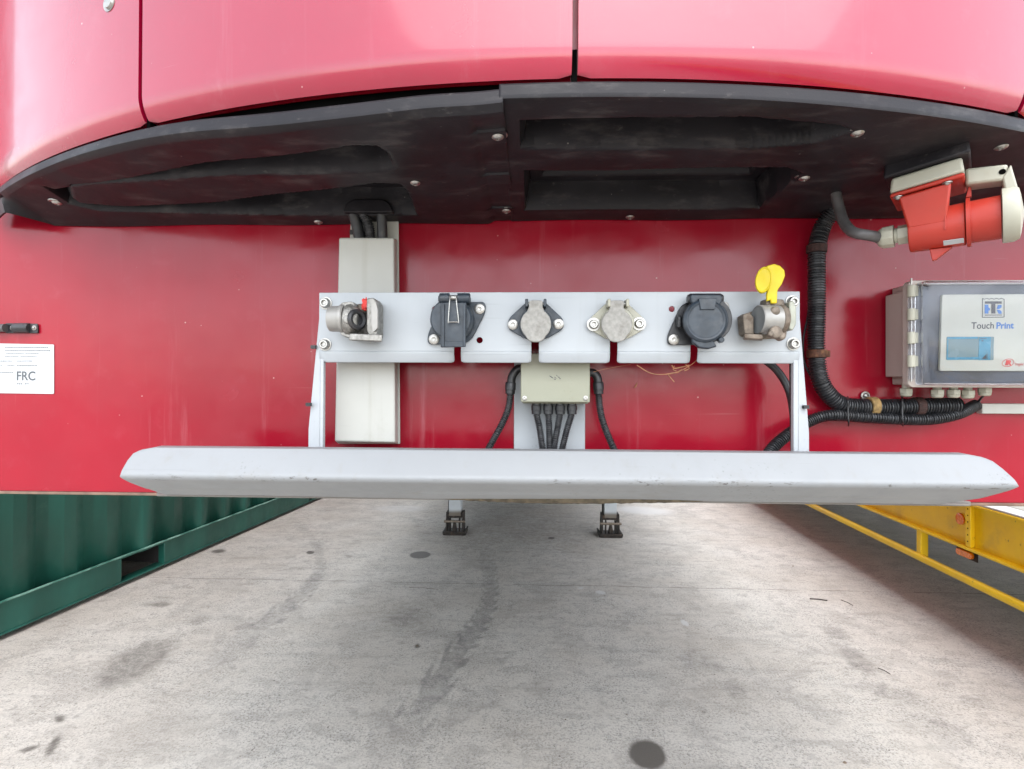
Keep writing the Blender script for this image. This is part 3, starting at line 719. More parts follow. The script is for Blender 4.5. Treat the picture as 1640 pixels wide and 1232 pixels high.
# ================================================================== CONNECTOR RACK
YR = -.09
rk = thing('connector_rack', 'pale grey steel rack plate carrying six trailer connectors on two side brackets', 'mounting rack', tuple(at(895, 716, YR)))
def q2(px, py, Y=YR): p = at(px, py, Y); return (p.x, p.z)
zf = at(895, 563, YR).z; slots = [(727, 738, 552), (851, 863, 546), (977, 989, 546), (1106, 1118, 552)]
xL, xR = q2(511, 500)[0], q2(1281, 500)[0]; zt = at(895, 468, YR).z
outer = [(xL, zt), (xL, zf)]
for a, b_, c in slots:
    xa_, xb_, zc = q2(a, 563)[0], q2(b_, 563)[0], at((a + b_) / 2, c, YR).z
    outer += [(xa_, zf), (xa_, zc), (xb_, zc), (xb_, zf)]
outer += [(xR, zf), (xR, zt)]
px1 = 1 / FPX * .76
holes = [circle(q2(697, 495), .0045), circle(q2(768, 545), .0045), circle(q2(1076, 495), .0042)]
fill2d('mounting_plate', outer, holes, YR, .003, 'rack', rk)
zb = at(895, 580.5, YR).z
edges = [xL] + [x for a, b_, c in slots for x in (q2(a, 563)[0], q2(b_, 563)[0])] + [xR]
for i in range(0, len(edges), 2):
    a, b_ = edges[i], edges[i + 1]; rows = []
    for k in range(13):
        t = k / 12; z = zf - (zf - zb) * t; y = YR + .0015 + .0065 * max(0, t - .1) ** 1.3
        ins_ = .004 * (1 - math.sqrt(max(0, 1 - max(0, (t - .78) / .22) ** 2)))
        rows.append([(lerp(a + ins_, b_ - ins_, j / 20), y, z) for j in range(21)])
    part('folded_lip', MB().grid(rows), 'rack', rk, solid=.003, fix=False, smooth=50)
ztb = at(895, 720, -.115).z - .002
for s, pe, po in ((-1, (511, 516.5), (493, 503)), (1, (1273, 1281), (1297, 1290))):
    zt_ = at(895, 475, YR).z; x_in = q2(pe[0] if s > 0 else pe[1], 600)[0]; x_out = q2(pe[1] if s > 0 else pe[0], 600)[0]
    b1 = MB().hexa([(x_in, YR + .0035, ztb - .02), (x_out, YR + .0035, ztb - .02), (x_out, YR + .012, ztb - .02), (x_in, YR + .012, ztb - .02), (x_in, YR + .0035, zt_), (x_out, YR + .0035, zt_), (x_out, YR + .012, zt_), (x_in, YR + .012, zt_)])
    o = part('side_bracket', b1, 'rack', rk, bevel=.001)
    xo = q2(po[0], 700, YR + .012)[0]
    fl = MB().prism([(x_out + s * .0002, YR + .004, zt_ - .01), (x_out + s * .0002, YR + .004, ztb - .02), (xo, YR + .014, ztb - .02), (xo, YR + .014, ztb + .024)], (0, .0025, 0))
    part('gusset', fl, 'rack', o, bevel=.0005)
for px, py in ((522, 486), (521, 552), (1268, 484), (1270, 551)): put(BOLT_BIG, px, py, YR, rk)
for px, py in ((503, 556), (495, 648), (1291, 652)):
    p = at(px, py, YR + .005); part('tie_stub', MB().box(p - Vector((.004, .003, .0025)), p + Vector((.003, .003, .0025))), 'blackp', rk)

# ------------------------------------------------ sockets
def scr(px, py, Y, parent, me=None): return put(me or FLAT, px, py, Y, parent)
def ring_px(pts, Y): return [tuple(at(a, b_, Y)) for a, b_ in pts]
def rounded(pts, r, k=5):
    out = []; n_ = len(pts)
    for i in range(n_):
        p = Vector(pts[i]); a = Vector(pts[i - 1]); c = Vector(pts[(i + 1) % n_]); rr = r[i] if isinstance(r, (list, tuple)) else r
        d1 = (a - p).normalized(); d2 = (c - p).normalized(); rr = min(rr, (a - p).length * .49, (c - p).length * .49)
        for j in range(k + 1):
            t = j / k; q = (p + d1 * rr) * (1 - t) ** 2 + p * 2 * t * (1 - t) + (p + d2 * rr) * t * t; out.append((q.x, q.y))
    return out
def plate_px(name, pts, r, Yback, Yfront, mat, parent, bevel=.0008):
    pp = rounded(pts, r)
    return part(name, MB().prism(ring_px(pp, Yback), (0, Yfront - Yback, 0)), mat, parent, bevel=bevel)
# (a) square lidded socket with wire clip
s1 = thing('electrical_socket', 'dark socket whose upright rectangular lid is held by a wire clip', 'socket', tuple(at(725, 540, YR)), group='trailer connectors on the rack')
base = plate_px('base_flange', [(757, 485), (778, 484), (778, 500), (757, 543), (742, 553), (700, 552), (686, 552), (686, 537), (700, 505), (720, 487)], [4, 9, 9, 10, 8, 4, 8, 8, 6, 6], YR, YR - .006, 'navy', s1)
c = at(726, 514, YR - .006)
part('socket_body', MB().lathe(c, (0, -1, 0), [(0, .0305), (.012, .030), (.02, .0295), (.022, .0285), (.024, .027), (.024, .0001)], 48, cap=False), 'navy', s1)
Y2 = YR - .031
lid = plate_px('lid', [(707, 486), (748, 486), (746, 556), (707, 557)], 1.5, Y2 + .004, Y2 - .004, 'navy', s1)
rim = MB()
for a, b_ in ((708, 712), (742, 746)):
    rim.prism(ring_px([(a, 487), (b_, 487), (b_, 556), (a, 556)], Y2 - .0041), (0, -.003, 0))
rim.prism(ring_px([(712, 547), (742, 547), (742, 556), (712, 556)], Y2 - .0041), (0, -.0025, 0))
part('lid_rib', rim, 'navy', lid, bevel=.0006)
cc = at(726, 508, Y2 - .004); part('lid_boss', MB().lathe(cc, (0, -1, 0), [(0, .0082), (.001, .0082), (.0012, .007), (.0008, .0001)], 32, cap=False), 'navy', lid)
h = MB(); hl, hr = at(704, 478, Y2 + .002), at(720, 478, Y2 + .002); h.lathe(hl, (1, 0, 0), [(0, .0062), (.001, .0072), ((hr - hl).length, .0072)], 20)
hl2, hr2 = at(733, 478, Y2 + .002), at(753, 478, Y2 + .002); h.lathe(hl2, (1, 0, 0), [(0, .0072), ((hr2 - hl2).length - .001, .0072), ((hr2 - hl2).length, .0062)], 20)
h.box(at(705, 486, Y2 + .0218) , at(752, 474, Y2 + .004))
part('hinge', h, 'navy', s1, bevel=.0005)
sp_ = MB().lathe(at(720, 477, Y2), (1, 0, 0), [(0, .0035), (.013, .0035)], 12); part('hinge_pin', sp_, 'zinc', s1)
wp = [at(721, 474, Y2 - .006), at(720, 483, Y2 - .009), at(718, 515, Y2 - .0095), at(719.5, 515.8, Y2 - .0095), at(733, 515.8, Y2 - .0095), at(734.5, 515, Y2 - .0095), at(731, 483, Y2 - .009), at(731, 474, Y2 - .006)]
part('wire_clip', MB().tube(wp, .0008, 8, step=.002), 'zinc', s1)
for p_ in ((695, 543.5), (768, 495)): scr(*p_, YR - .006, s1)
# (b) two seven pin sockets
def seven_pin(cx, cy, bm_, lab, wash):
    s = thing('electrical_socket', lab, 'socket', tuple(at(cx, cy + 25, YR)), group='trailer connectors on the rack')
    plate_px('base_flange', [(cx - 16, cy - 34), (cx + 16, cy - 34), (cx + 44, cy - 8), (cx + 45, cy + 7), (cx + 16, cy + 24), (cx - 16, cy + 24), (cx - 45, cy + 7), (cx - 44, cy - 8)], [5, 5, 9, 9, 8, 8, 9, 9], YR, YR - .006, bm_, s)
    part('socket_body', MB().lathe(at(cx, cy, YR - .006), (0, -1, 0), [(0, .0235), (.014, .0228), (.016, .0215), (.016, .0001)], 40, cap=False), bm_, s)
    Yl = YR - .023
    out = []
    pts = [(cx - 11, cy - 37)] + [(cx - 5, cy - 38), (cx + 5, cy - 38), (cx + 11, cy - 37), (cx + 11, cy - 27), (cx + 14, cy - 20)]
    pts += [(cx + 24.5 * math.cos(a), cy + 24.5 * math.sin(a)) for a in np.linspace(R(-50), R(50), 12)]
    pts += [(cx + 15, cy + 21), (cx + 11, cy + 26), (cx + 4, cy + 28.5), (cx - 4, cy + 28.5), (cx - 11, cy + 26), (cx - 15, cy + 21)]
    pts += [(cx + 24.5 * math.cos(a), cy + 24.5 * math.sin(a)) for a in np.linspace(R(130), R(230), 12)]
    pts += [(cx - 14, cy - 20), (cx - 11, cy - 27)]
    lid = part('lid', MB().prism(ring_px(pts, Yl + .003), (0, -.006, 0)), 'grey_lid', s, bevel=.0012, seg=3)
    for sx in (-1, 1):
        p0 = at(cx + sx * 12, cy - 31, YR - .006); part('hinge_ear', MB().box(p0 + Vector((0, 0, -.005)), p0 + Vector((sx * .0042, -.02, .006))), bm_, s, bevel=.0012)
    part('hinge_pin', MB().lathe(at(cx - 14, cy - 33, YR - .018), (1, 0, 0), [(0, .0022), (.0255, .0022)], 10), 'zinc', s)
    for dx, dy in ((-36.5, 0), (36.5, -1)):
        scr(cx + dx, cy + dy, YR - .006, s, BOLT if wash else FLAT)
    return s
seven_pin(858, 520, 'navy', 'small socket with grey round lid on a dark diamond base', False)
seven_pin(987, 520, 'ivory', 'small socket with grey round lid on a cream diamond base', True)
# (c) large round dark socket
s3 = thing('electrical_socket', 'large dark socket with round hinged cover, left of the yellow flap coupling', 'socket', tuple(at(1129, 545, YR)), group='trailer connectors on the rack')
plate_px('base_flange', [(1100, 484), (1156, 484), (1160, 500), (1150, 545), (1130, 553), (1068, 553), (1068, 538), (1088, 492)], [8, 6, 6, 8, 6, 8, 8, 7], YR, YR - .006, 'blackp', s3)
c = at(1129, 514, YR - .006)
part('socket_body', MB().lathe(c, (0, -1, 0), [(0, .0325), (.016, .0318), (.017, .031)], 40), 'blackp', s3)
Yl = YR - .026
pts = [(1103, 473), (1153, 473), (1154, 484), (1150, 489)] + [(1129 + 35 * math.cos(a), 514 + 35 * math.sin(a)) for a in np.linspace(R(-38), R(72), 14)] + [(1146, 556), (1132, 560), (1117, 558), (1106, 549)] + [(1129 + 35 * math.cos(a), 514 + 35 * math.sin(a)) for a in np.linspace(R(130), R(216), 12)] + [(1108, 489), (1104, 484)]
lid = part('lid', MB().prism(ring_px(pts, Yl + .006), (0, -.008, 0)), 'navy', s3, bevel=.0022, seg=3)
dome = MB().lathe(at(1129, 514, Yl - .002), (0, -1, 0), [(-.001, .0298), (.0025, .0290), (.0045, .0262), (.0038, .0235), (.0034, .023), (.0034, .0001)], 48, cap=False)
part('lid_dome', dome, 'navy', lid, fix=False)
part('lid_neck', MB().prism(ring_px([(1117, 479), (1146, 479), (1143, 497), (1120, 497)], Yl - .0018), (0, -.0056, 0)), 'navy', lid, bevel=.0008)
hb = MB().lathe(at(1101, 479, Yl + .009), (1, 0, 0), [(0, .0055), (.004, .0075), (.044, .0075), (.048, .0055)], 20); part('hinge', hb, 'blackp', s3)
part('side_tab', MB().lathe(at(1088, 516, YR - .012), (0, 0, 1), [(-.009, .0008), (-.007, .004), (.007, .004), (.009, .0008)], 16), 'blackp', s3)
part('lower_tab', MB().lathe(at(1153, 545, Yl + .004), (0, -1, 0), [(0, .004), (.006, .004), (.007, .003)], 16), 'navy', s3)
scr(1079, 544, YR - .006, s3); scr(1159, 492, YR - .006, s3)

# ------------------------------------------------ air couplings
def coupling_left():
    s = thing('air_coupling', 'grey cast air coupling with a torn red tag at the left end of the rack', 'air coupling', tuple(at(570, 545, YR)), group='trailer connectors on the rack')
    YC = YR - .030
    part('mounting_foot', MB().prism(ring_px(rounded([(556, 490), (612, 486), (614, 544), (553, 541)], 5), YR), (0, -.007, 0)), 'cast', s, bevel=.002)
    a = at(528, 511, YC); b_ = at(548, 511, YC); L = b_.x - a.x
    part('port_collar', MB().lathe(a, (1, 0, 0), [(0, .0145), (.0008, .0172), (.003, .0178), (L, .0182), (L + .004, .0182)], 40, cap=False).lathe(a, (1, 0, 0), [(.0001, .0145), (.004, .0135), (.004, .0001)], 40, cap=False), 'cast_smooth', s)
    part('lock_ring', MB().lathe(at(547, 511, YC), (1, 0, 0), [(0, .019), (.0006, .0205), (.0045, .0205), (.006, .019)], 32), 'cast_smooth', s)
    # head: lumpy casting
    h = MB(); h.lathe(at(553, 512, YC), (1, 0, -.06), [(0, .018), (.003, .0215), (.009, .0225), (.015, .020), (.020, .016), (.021, .0145)], 28, scale2=.95)
    h.prism(ring_px(rounded([(553, 488), (572, 486), (578, 500), (574, 535), (566, 543), (552, 538)], 4), YC + .012), (0, -.018, 0))
    h.lathe(at(557, 512, YC - .018), (0, -1, 0), [(0, .0062), (.003, .0058), (.004, .003)], 14)
    part('coupling_head', h, 'cast', s, bevel=.0015)
    part('rubber_seal', MB().lathe(at(571, 512, YC - .012), (1, -.8, 0), [(0, .0145), (.003, .0142), (.0045, .0115), (.0035, .008), (-.001, .0075), (-.001, .0001)], 32, cap=False), 'blackp', s)
    g_ = MB()
    g_.prism(ring_px(rounded([(598, 484), (609, 483), (614, 490), (614, 540), (603, 545), (598, 532)], 2.5), YR - .007), (0, -.032, 0))
    part('guide_wall', g_, 'cast', s, bevel=.0018)
    part('guide_rib', MB().prism(ring_px(rounded([(597, 486), (604, 485), (607, 497), (607, 526), (600, 533), (597, 520)], 2), YR - .040), (0, -.007, 0)), 'cast_smooth', s, bevel=.0015)
    part('guide_floor', MB().hexa([at(566, 546, YR - .007), at(612, 548, YR - .007), at(612, 547, YR - .045), at(558, 545, YR - .045), at(566, 537, YR - .007), at(612, 539, YR - .007), at(612, 536, YR - .045), at(560, 534, YR - .045)]), 'cast', s, bevel=.0015)
    part('guide_bridge', MB().hexa([at(572, 497, YR - .007), at(600, 497, YR - .007), at(600, 500, YR - .03), at(574, 500, YR - .03), at(572, 487, YR - .007), at(602, 485, YR - .007), at(602, 487, YR - .03), at(574, 488, YR - .03)]), 'cast_dirty', s, bevel=.0015)
    q = MB().lathe(at(586, 488, YR - .032), (.1, -.2, 1), [(-.009, .002), (-.007, .0055), (-.001, .0062), (.004, .004), (.008, .0012), (.0105, .0004)], 9, scale2=.7)
    q.prism(ring_px([(580, 480), (583, 478), (589, 482), (594, 481), (594, 492), (583, 494)], YR - .036), (0, -.002, 0))
    part('torn_tag', q, 'red_bit', s, bevel=.0006)
def coupling_right():
    s = thing('air_coupling', 'soiled air coupling with its yellow flap standing up at the right end of the rack', 'air coupling', tuple(at(1225, 545, YR)), group='trailer connectors on the rack')
    YC = YR - .030
    part('mounting_foot', MB().prism(ring_px(rounded([(1182, 506), (1250, 484), (1262, 492), (1256, 542), (1200, 545), (1182, 538)], 5), YR), (0, -.007, 0)), 'cast_dirty', s, bevel=.002)
    a = at(1213, 512, YC); b_ = at(1246, 512, YC); L = b_.x - a.x; ax = Vector((1, .12, 0)).normalized()
    part('port_collar', MB().lathe(a, ax, [(0, .0185), (.0012, .0197), (L, .0197)], 44, cap=False), 'cast_smooth', s)
    MAT['port_grey'] = simple('grey filter face', (.21, .22, .22), .7, var=.08, scale=60)
    part('port_face', MB().lathe(a, ax, [(.0004, .0184), (.0012, .017), (.001, .0001)], 44, cap=False), 'port_grey', s, fix=False)
    part('guide_plate', MB().prism(ring_px(rounded([(1180, 508), (1190, 504), (1197, 512), (1197, 538), (1183, 537)], 2), YR - .007), (0, -.022, 0)), 'cast_dirty', s, bevel=.0015)
    part('guide_floor', MB().hexa([at(1190, 545, YR - .007), at(1222, 546, YR - .007), at(1222, 544, YR - .042), at(1192, 542, YR - .042), at(1190, 538, YR - .007), at(1222, 538, YR - .007), at(1222, 536, YR - .042), at(1192, 534, YR - .042)]), 'cast_dirty', s, bevel=.0015)
    h = MB().lathe(at(1244, 512, YC + .003), ax, [(0, .0195), (.003, .021), (.007, .020), (.010, .017)], 28)
    h.lathe(at(1240, 533, YC - .010), (0, -1, .1), [(0, .009), (.006, .0085), (.008, .005)], 12)
    h.lathe(at(1240, 499, YC - .012), (0, -1, .1), [(0, .0065), (.005, .006), (.007, .003)], 12)
    h.lathe(at(1247, 540, YC - .004), (0, -1, .1), [(0, .006), (.010, .0055), (.012, .003)], 12)
    h.lathe(at(1232, 536, YC - .014), (0, -1, .1), [(0, .004), (.006, .004), (.007, .002)], 10)
    part('coupling_head', h, 'cast_dirty', s, bevel=.001)
    MAT['pale_ring'] = simple('pale plated ring', (.40, .41, .34), .5, .3, var=.12, scale=60, dirt=(.2, .16, .1), dirt_amt=.5, dirt_scale=60)
    part('lock_ring', MB().prism(ring_px(rounded([(1252, 487), (1258, 485), (1263, 497), (1263, 522), (1257, 533), (1251, 529)], 3), YR - .018), (0, -.022, 0)), 'pale_ring', s, bevel=.0025)
    part('hinge_lug', MB().prism(ring_px(rounded([(1217, 482), (1244, 484), (1246, 494), (1216, 493)], 3), YR - .010), (0, -.022, 0)), 'cast_dirty', s, bevel=.002)
    # flap: stem, bent blade, cup lobe
    yl = MB(); Yq = YR - .036
    pts = [(1233, 487), (1242, 487), (1243, 466), (1250, 456), (1255, 443), (1254, 434), (1247, 427), (1238, 424), (1226, 427), (1226, 440), (1230, 455), (1226, 472), (1226, 484), (1232, 481)]
    yl.prism(ring_px(pts, Yq + .003), (0, -.005, 0))
    fl = part('flap', yl, 'yellow_lid', s, bevel=.0014, seg=3)
    lo = MB(); cn = at(1222.5, 449, Yq - .0025)
    lo.lathe(cn, (-.35, -1, 0.05), [(-.003, .0170), (.0, .0180), (.003, .0176), (.0042, .016), (.003, .015), (.0025, .0001)], 40, cap=False, scale2=.56, up=(0.12, 0, 1))
    part('flap_cup', lo, 'yellow_lid', fl, bevel=.0005, fix=False)
coupling_left(); coupling_right()

# ================================================================== CABLE TRUNKING (left)
tk = thing('cable_trunking', 'weathered white vertical cable trunking behind the rack under the black hoses', 'cable trunking', tuple(at(588, 712, 0)))
YT = -.045
f0 = [at(536, 707, YT), at(633, 709, YT), at(637.5, 711, -.012), at(541, 711, -.012)]; f1 = [at(543, 381, YT), at(631, 381, YT), at(636, 383, -.012), at(548, 383, -.012)]
part('cover', MB().hexa(f0 + f1), 'white_plastic', tk, bevel=.0025, seg=3)
part('back_channel', MB().hexa([at(545, 709, -.011), at(641, 711, -.011), at(641, 711, -.0005), at(545, 711, -.0005), at(562, 350, -.011), at(638.5, 350, -.011), at(638.5, 348, -.0005), at(562, 348, -.0005)]), 'white_plastic', tk, bevel=.001)
p = at(565, 372, -.0115); part('cable_clip', MB().box(p + Vector((-.004, -.003, -.004)), p + Vector((.003, 0, .003))), 'blackp', tk)
hg = 'hoses entering the left trunking'
def hose(name, pts, r, lab, mat='rubber', pitch=None, amp=0, group=None, cat='hose'):
    o = part(name, MB().tube(pts, r, 20 if r > .006 else 10, pitch=pitch, amp=amp), mat, None, smooth=60, fix=False)
    tag(o, lab, cat, group); return o
hose('smooth_hose', [at(565, 328, -.037), at(566, 341, -.034), at(572, 362, -.028), at(577, 386, -.026)], .0088, 'left smooth black hose dropping into the white trunking', group=hg)
hose('corrugated_hose', [at(577, 328, -.038), at(581, 341, -.036), at(590, 360, -.03), at(594, 386, -.026)], .0082, 'middle ribbed black hose dropping into the white trunking', pitch=.0032, amp=.0013, group=hg)
hose('smooth_hose', [at(610, 328, -.037), at(611, 341, -.035), at(612, 362, -.03), at(613, 386, -.026)], .0078, 'right smooth black hose dropping into the white trunking', group=hg)

# ================================================================== JUNCTION BOX
jb = thing('junction_box', 'cream junction box under the rack with six black conduit fittings', 'junction box', tuple(at(889, 645, 0)))
YJ = -.058
part('backing_plate', MB().box(at(823, 735, -.001), at(937.5, 575, -.004)), 'rack', jb, bevel=.0008)
bx = part('box_base', MB().box((at(836, 600, YJ).x, -.0045, at(889, 647, YJ).z), (at(944, 600, YJ).x, YJ + .012, at(889, 568, YJ).z)), 'box_cream', jb, bevel=.002)
cv = part('box_cover', MB().box((at(834, 600, YJ).x, YJ, at(889, 644.5, YJ).z), (at(945, 600, YJ).x, YJ + .0115, at(889, 566, YJ).z)), 'box_cream', jb, bevel=.0015)
for px in (840, 938): inst('screw', FLAT, cv, frame(at(px, 638, YJ - .0001), (0, -1, 0)) @ Matrix.Diagonal((.5, .5, .5, 1)))
st_ = part('sticker', MB().box(at(878.5, 609.5, YJ - .0001), at(900, 599, YJ - .0005)), 'box_cream', cv)
pg = MB()
for a, b_, c, d_ in ((880, 602, 884, 605), (882, 603, 886, 606), (888, 604, 891, 606.5), (891, 601, 893, 603), (894, 604, 898, 607), (895, 603, 897, 608), (887, 607, 890, 608)):
    pg.prism(ring_px([(a, b_ + .6), (c, d_ + .6), (c, d_ - .6), (a, b_ - .6)], YJ - .0007), (0, -.0001, 0))
part('pictogram', pg, 'print_dark', cv)
cg = 'black corrugated conduits hanging from the junction box'
for i, (px, pb, pe, lab) in enumerate(((859, 864, 868, 'leftmost of the four ribbed conduits below the junction box'), (878, 879.5, 880, 'second of the four ribbed conduits below the junction box'), (897, 893, 888, 'third of the four ribbed conduits below the junction box'), (916, 909, 902, 'rightmost of the four ribbed conduits below the junction box'))):
    Yg = -.035; c = at(px, 646, Yg)
    gm = MB().lathe(c, (0, 0, -1), [(-.002, .0066), (.003, .0068), (.0035, .0078), (.011, .0078), (.0115, .0072), (.0165, .0072), (.017, .006)], 20)
    gl = part('conduit_fitting', gm, 'blackp', jb)
    hose('corrugated_conduit', [at(px, 662, Yg), at(pb, 685, Yg), at(pe, 712, Yg - .003), at(pe + (pe - px) * .4, 740, Yg)], .0056, lab, pitch=.0030, amp=.0014, group=cg, cat='conduit')
for sgn, elb, path, lab in ((-1, [(836, 590), (828, 592), (820, 604), (818, 622)], [(818, 620), (815, 650), (806, 675), (790, 705), (776, 730)], 'ribbed conduit curving down left of the junction box'),
                            (1, [(944, 597), (951, 598), (957, 606), (958, 626)], [(958, 624), (961, 655), (967, 680), (979, 710), (990, 735)], 'ribbed conduit curving down right of the junction box')):
    part('elbow_fitting', MB().tube([at(*e, -.034) for e in elb], .0065, 18, step=.002).lathe(at(elb[-1][0], 612, -.034), (sgn * .05, 0, -1), [(0, .0072), (.002, .0082), (.012, .0082), (.0125, .0074), (.018, .0074), (.0185, .006)], 20), 'blackp', jb)
    hose('corrugated_conduit', [at(*e, -.034) for e in path], .0058, lab, pitch=.0030, amp=.0014, cat='conduit')

# ================================================================== RIGHT CONDUITS
YW = -.022
c1 = hose('corrugated_conduit', [at(1345, 318, -.045), at(1336, 336, -.035), at(1318, 362, YW), at(1309, 395, YW), at(1308, 440, YW), at(1308, 500, YW), at(1307, 560, YW), at(1313, 606, YW), at(1329, 634, YW), at(1352, 649, YW), at(1390, 652, YW), at(1450, 652, YW), at(1534, 650, YW)], .0127,
     'thick ribbed black conduit running down the red wall and turning right', pitch=.0040, amp=.0024, cat='conduit')
hose('corrugated_conduit', [at(1222, 740, -.05), at(1240, 715, -.04), at(1268, 692, -.03), at(1300, 673, -.022), at(1335, 665, -.026), at(1400, 669, -.028), at(1480, 672, -.028), at(1530, 664, -.024), at(1563, 649, -.012)], .0088,
     'thinner ribbed conduit passing behind the right bracket below the thick one', pitch=.0036, amp=.0019, cat='conduit')
hose('thin_cable', [at(1318, 380, -.01), at(1300, 410, -.006), at(1296, 450, -.006), at(1295, 500, -.006), at(1287, 540, -.006), at(1287, 575, -.006), at(1297, 600, -.008), at(1312, 625, -.01)], .0016, 'thin black cable looping left of the thick conduit', cat='cable')
hose('smooth_hose', [at(1215, 570, -.04), at(1243, 592, -.04), at(1262, 622, -.045), at(1270, 655, -.06), at(1272, 690, -.07), at(1273, 730, -.07)], .0055, 'smooth black cable hanging behind the right end of the rack', cat='cable')
hose('smooth_hose', [at(1268, 570, -.062), at(1269, 640, -.064), at(1272, 730, -.066)], .0035, 'black tube drawn for the dark inner edge of the right rack bracket', cat='cable')  # added tube draws the bracket's dark inner edge
def clamp(px, py, ax, r, lab, bracket=False):
    p = at(px, py, YW); o = thing('pipe_clamp', lab, 'clamp', tuple(p), group='rusty clamps on the thick conduit')
    part('band', MB().lathe(p - Vector(ax) * .006, ax, [(0, r), (.0008, r + .0009), (.0112, r + .0009), (.012, r)], 28), 'rust_tan' if 'tan' in lab else 'rust_dark' if ('dark' in lab or 'tray' in lab) else 'rust', o)
    return o, p
for px, py, ax, lab in ((1308, 399, (.05, 0, 1), 'rusty clamp on the thick conduit just below the black tray'), (1308, 567, (0, 0, 1), 'rusty clamp on the thick conduit beside the lower rack corner'),
                        (1397, 651, (1, 0, 0), 'tan rusty clamp on the horizontal conduit beside a bolted tab'), (1469, 651.5, (1, 0, 0), 'dark rusty clamp on the horizontal conduit under the logger box')):
    o, p = clamp(px, py, Vector(ax).normalized(), .0134, lab)
    if ax[0] == 0: part('clamp_ear', MB().box(p + Vector((.012, -.004, -.005)), p + Vector((.0185, .004, .005))), 'rust', o, bevel=.001)
    if px == 1397:
        t_ = part('clamp_tab', MB().prism(ring_px(rounded([(1378, 628), (1392, 628), (1392, 648), (1378, 648)], 5), -.001), (0, -.002, 0)), 'rust', o, bevel=.0005)
        inst('bolt', PAN, t_, frame(at(1385.5, 634, -.003), (0, -1, 0)) @ Matrix.Diagonal((.6, .6, .8, 1)))
for px in (1358, 1445):
    pa = at(px, 638, -.034); 
    tp = [at(px - .5, 636, -.012), at(px, 641, -.036), at(px, 652, -.0375), at(px, 664, -.0385), at(px + 1, 676, -.0385), at(px + 1, 682, -.024)]
    o = part('cable_tie', MB().tube(tp, .0012, 8, step=.002), 'blackp', None, fix=False)
    tag(o, 'black cable tie round both conduits ' + ('near the bend' if px < 1400 else 'below the logger box corner'), 'cable tie', 'cable ties round the conduits')
tw = part('trunking_strip', MB().box(at(1563, 662, -.0005), at(1860, 648, -.012)), 'white_plastic', None, bevel=.001)
tag(tw, 'thin white trunking strip running right from the end of the thinner conduit', 'cable trunking')

# ================================================================== DATA LOGGER BOX
lg = thing('data_logger', 'beige temperature logger box with clear hinged lid and blue screen', 'data logger', tuple(at(1530, 625, 0)))
YE = -.062; xe0 = at(1415, 540, 0).x; xe1 = xe0 + .235; z0e = 1.28 + .0; z1e = at(1415, 474, -.004).z
zb_ = at(1416, 604, -.004).z
part('enclosure_body', MB().hexa([(xe0, -.004, zb_ ), (xe1, -.004, zb_), (xe1, YE, zb_ - .001), (xe0 + .001, YE, zb_ - .001)][::1] + [(xe0, -.004, z1e), (xe1, -.004, z1e), (xe1, YE, z1e + .001), (xe0 + .001, YE, z1e + .001)]), 'enclosure', lg, bevel=.0015)
part('wall_flange', MB().box((xe0 + .012, -.001, zb_ - .012), (xe1, -.045, z1e + .012)), 'enclosure', lg, bevel=.002)
# rim frame
xr0, xr1 = xe0 - .014, xe1 + .012; zr0, zr1 = zb_ - .016, z1e + .010
YL = YE - .0005
fr = fill2d('rim_frame', [(x, z) for x, z in rrect(xr0, zr0, xr1, zr1, .008)], [[(x, z) for x, z in rrect(xr0 + .012, zr0 + .006, xr1 - .008, zr1 - .006, .004)]], YL - .012, .012, 'enclosure', lg, bevel=.001)
YI = YL - .006
part('inner_plate', MB().box((xr0 + .011, YL - .0015, zr0 + .006), (xr1 - .007, YL - .001, zr1 - .006)), simple('shaded inner tray', (.10, .11, .13), .4, var=.35, scale=14), lg)
# face card
fx0, fx1 = at(1507, 540, YI).x, xr1 - .012; fz0, fz1 = at(1530, 596, YI).z, at(1530, 474, YI).z
fc = part('face_panel', MB().prism([(x, YI, z) for x, z in rrect(fx0, fz0, fx1, fz1, .003)], (0, .004, 0)), 'face', lg, bevel=.0006)
scn = part('screen', MB().prism([(at(a, b_, YI - .0003).x, YI - .0003, at(a, b_, YI).z) for a, b_ in rounded([(1516, 541), (1592, 542), (1592, 579), (1516, 578)], 2)], (0, .0002, 0)), 'screen', lg)
for a, b_, c, d_ in ((1517, 541.5, 1566, 545), (1517, 574, 1568, 578), (1568, 542, 1587, 579), (1517, 546, 1519, 574)):
    part('lit_segment', MB().box(at(a, b_, YI - .00035), at(c, d_, YI - .0006)), 'screen_blue', scn)
part('arrow_mark', MB().prism(ring_px([(1573, 577), (1580, 570), (1580, 577)], YI - .0007), (0, -.0001, 0)).prism(ring_px([(1581, 577), (1581, 569), (1582, 569), (1582, 577)], YI - .0007), (0, -.0001, 0)).prism(ring_px([(1570, 544.5), (1580, 544.5), (1580, 545.3), (1570, 545.3)], YI - .0007), (0, -.0001, 0)).prism(ring_px([(1572, 547.5), (1575, 547.5), (1575, 549), (1572, 549)], YI - .0007), (0, -.0001, 0)), 'print_dark', scn)
def ptext(name, body, px, py, hpx, mat, parent, Y, **kw):
    p = at(px, py, Y); h_ = hpx * (Y - CAM.y) / FPX
    return text(name, body, h_, (p.x, Y - .0003, p.z), mat, parent, **kw)
ptext('lettering', 'Touch', 1554.5, 529, 10.5, 'print_grey' if False else 'print_dark', fc, YI, bold=.0001, wide=.92)
ptext('lettering', 'Print', 1594, 529.3, 10, 'print_blue', fc, YI, bold=.00035, wide=.98)
ptext('lettering', 'Ingersoll Rand', 1625, 587.5, 4.6, 'print_red', fc, YI, bold=.0)
ptext('lettering', 'IR', 1609.5, 586.5, 7, 'print_red', fc, YI, bold=.0006, shear=.25, wide=1.0)
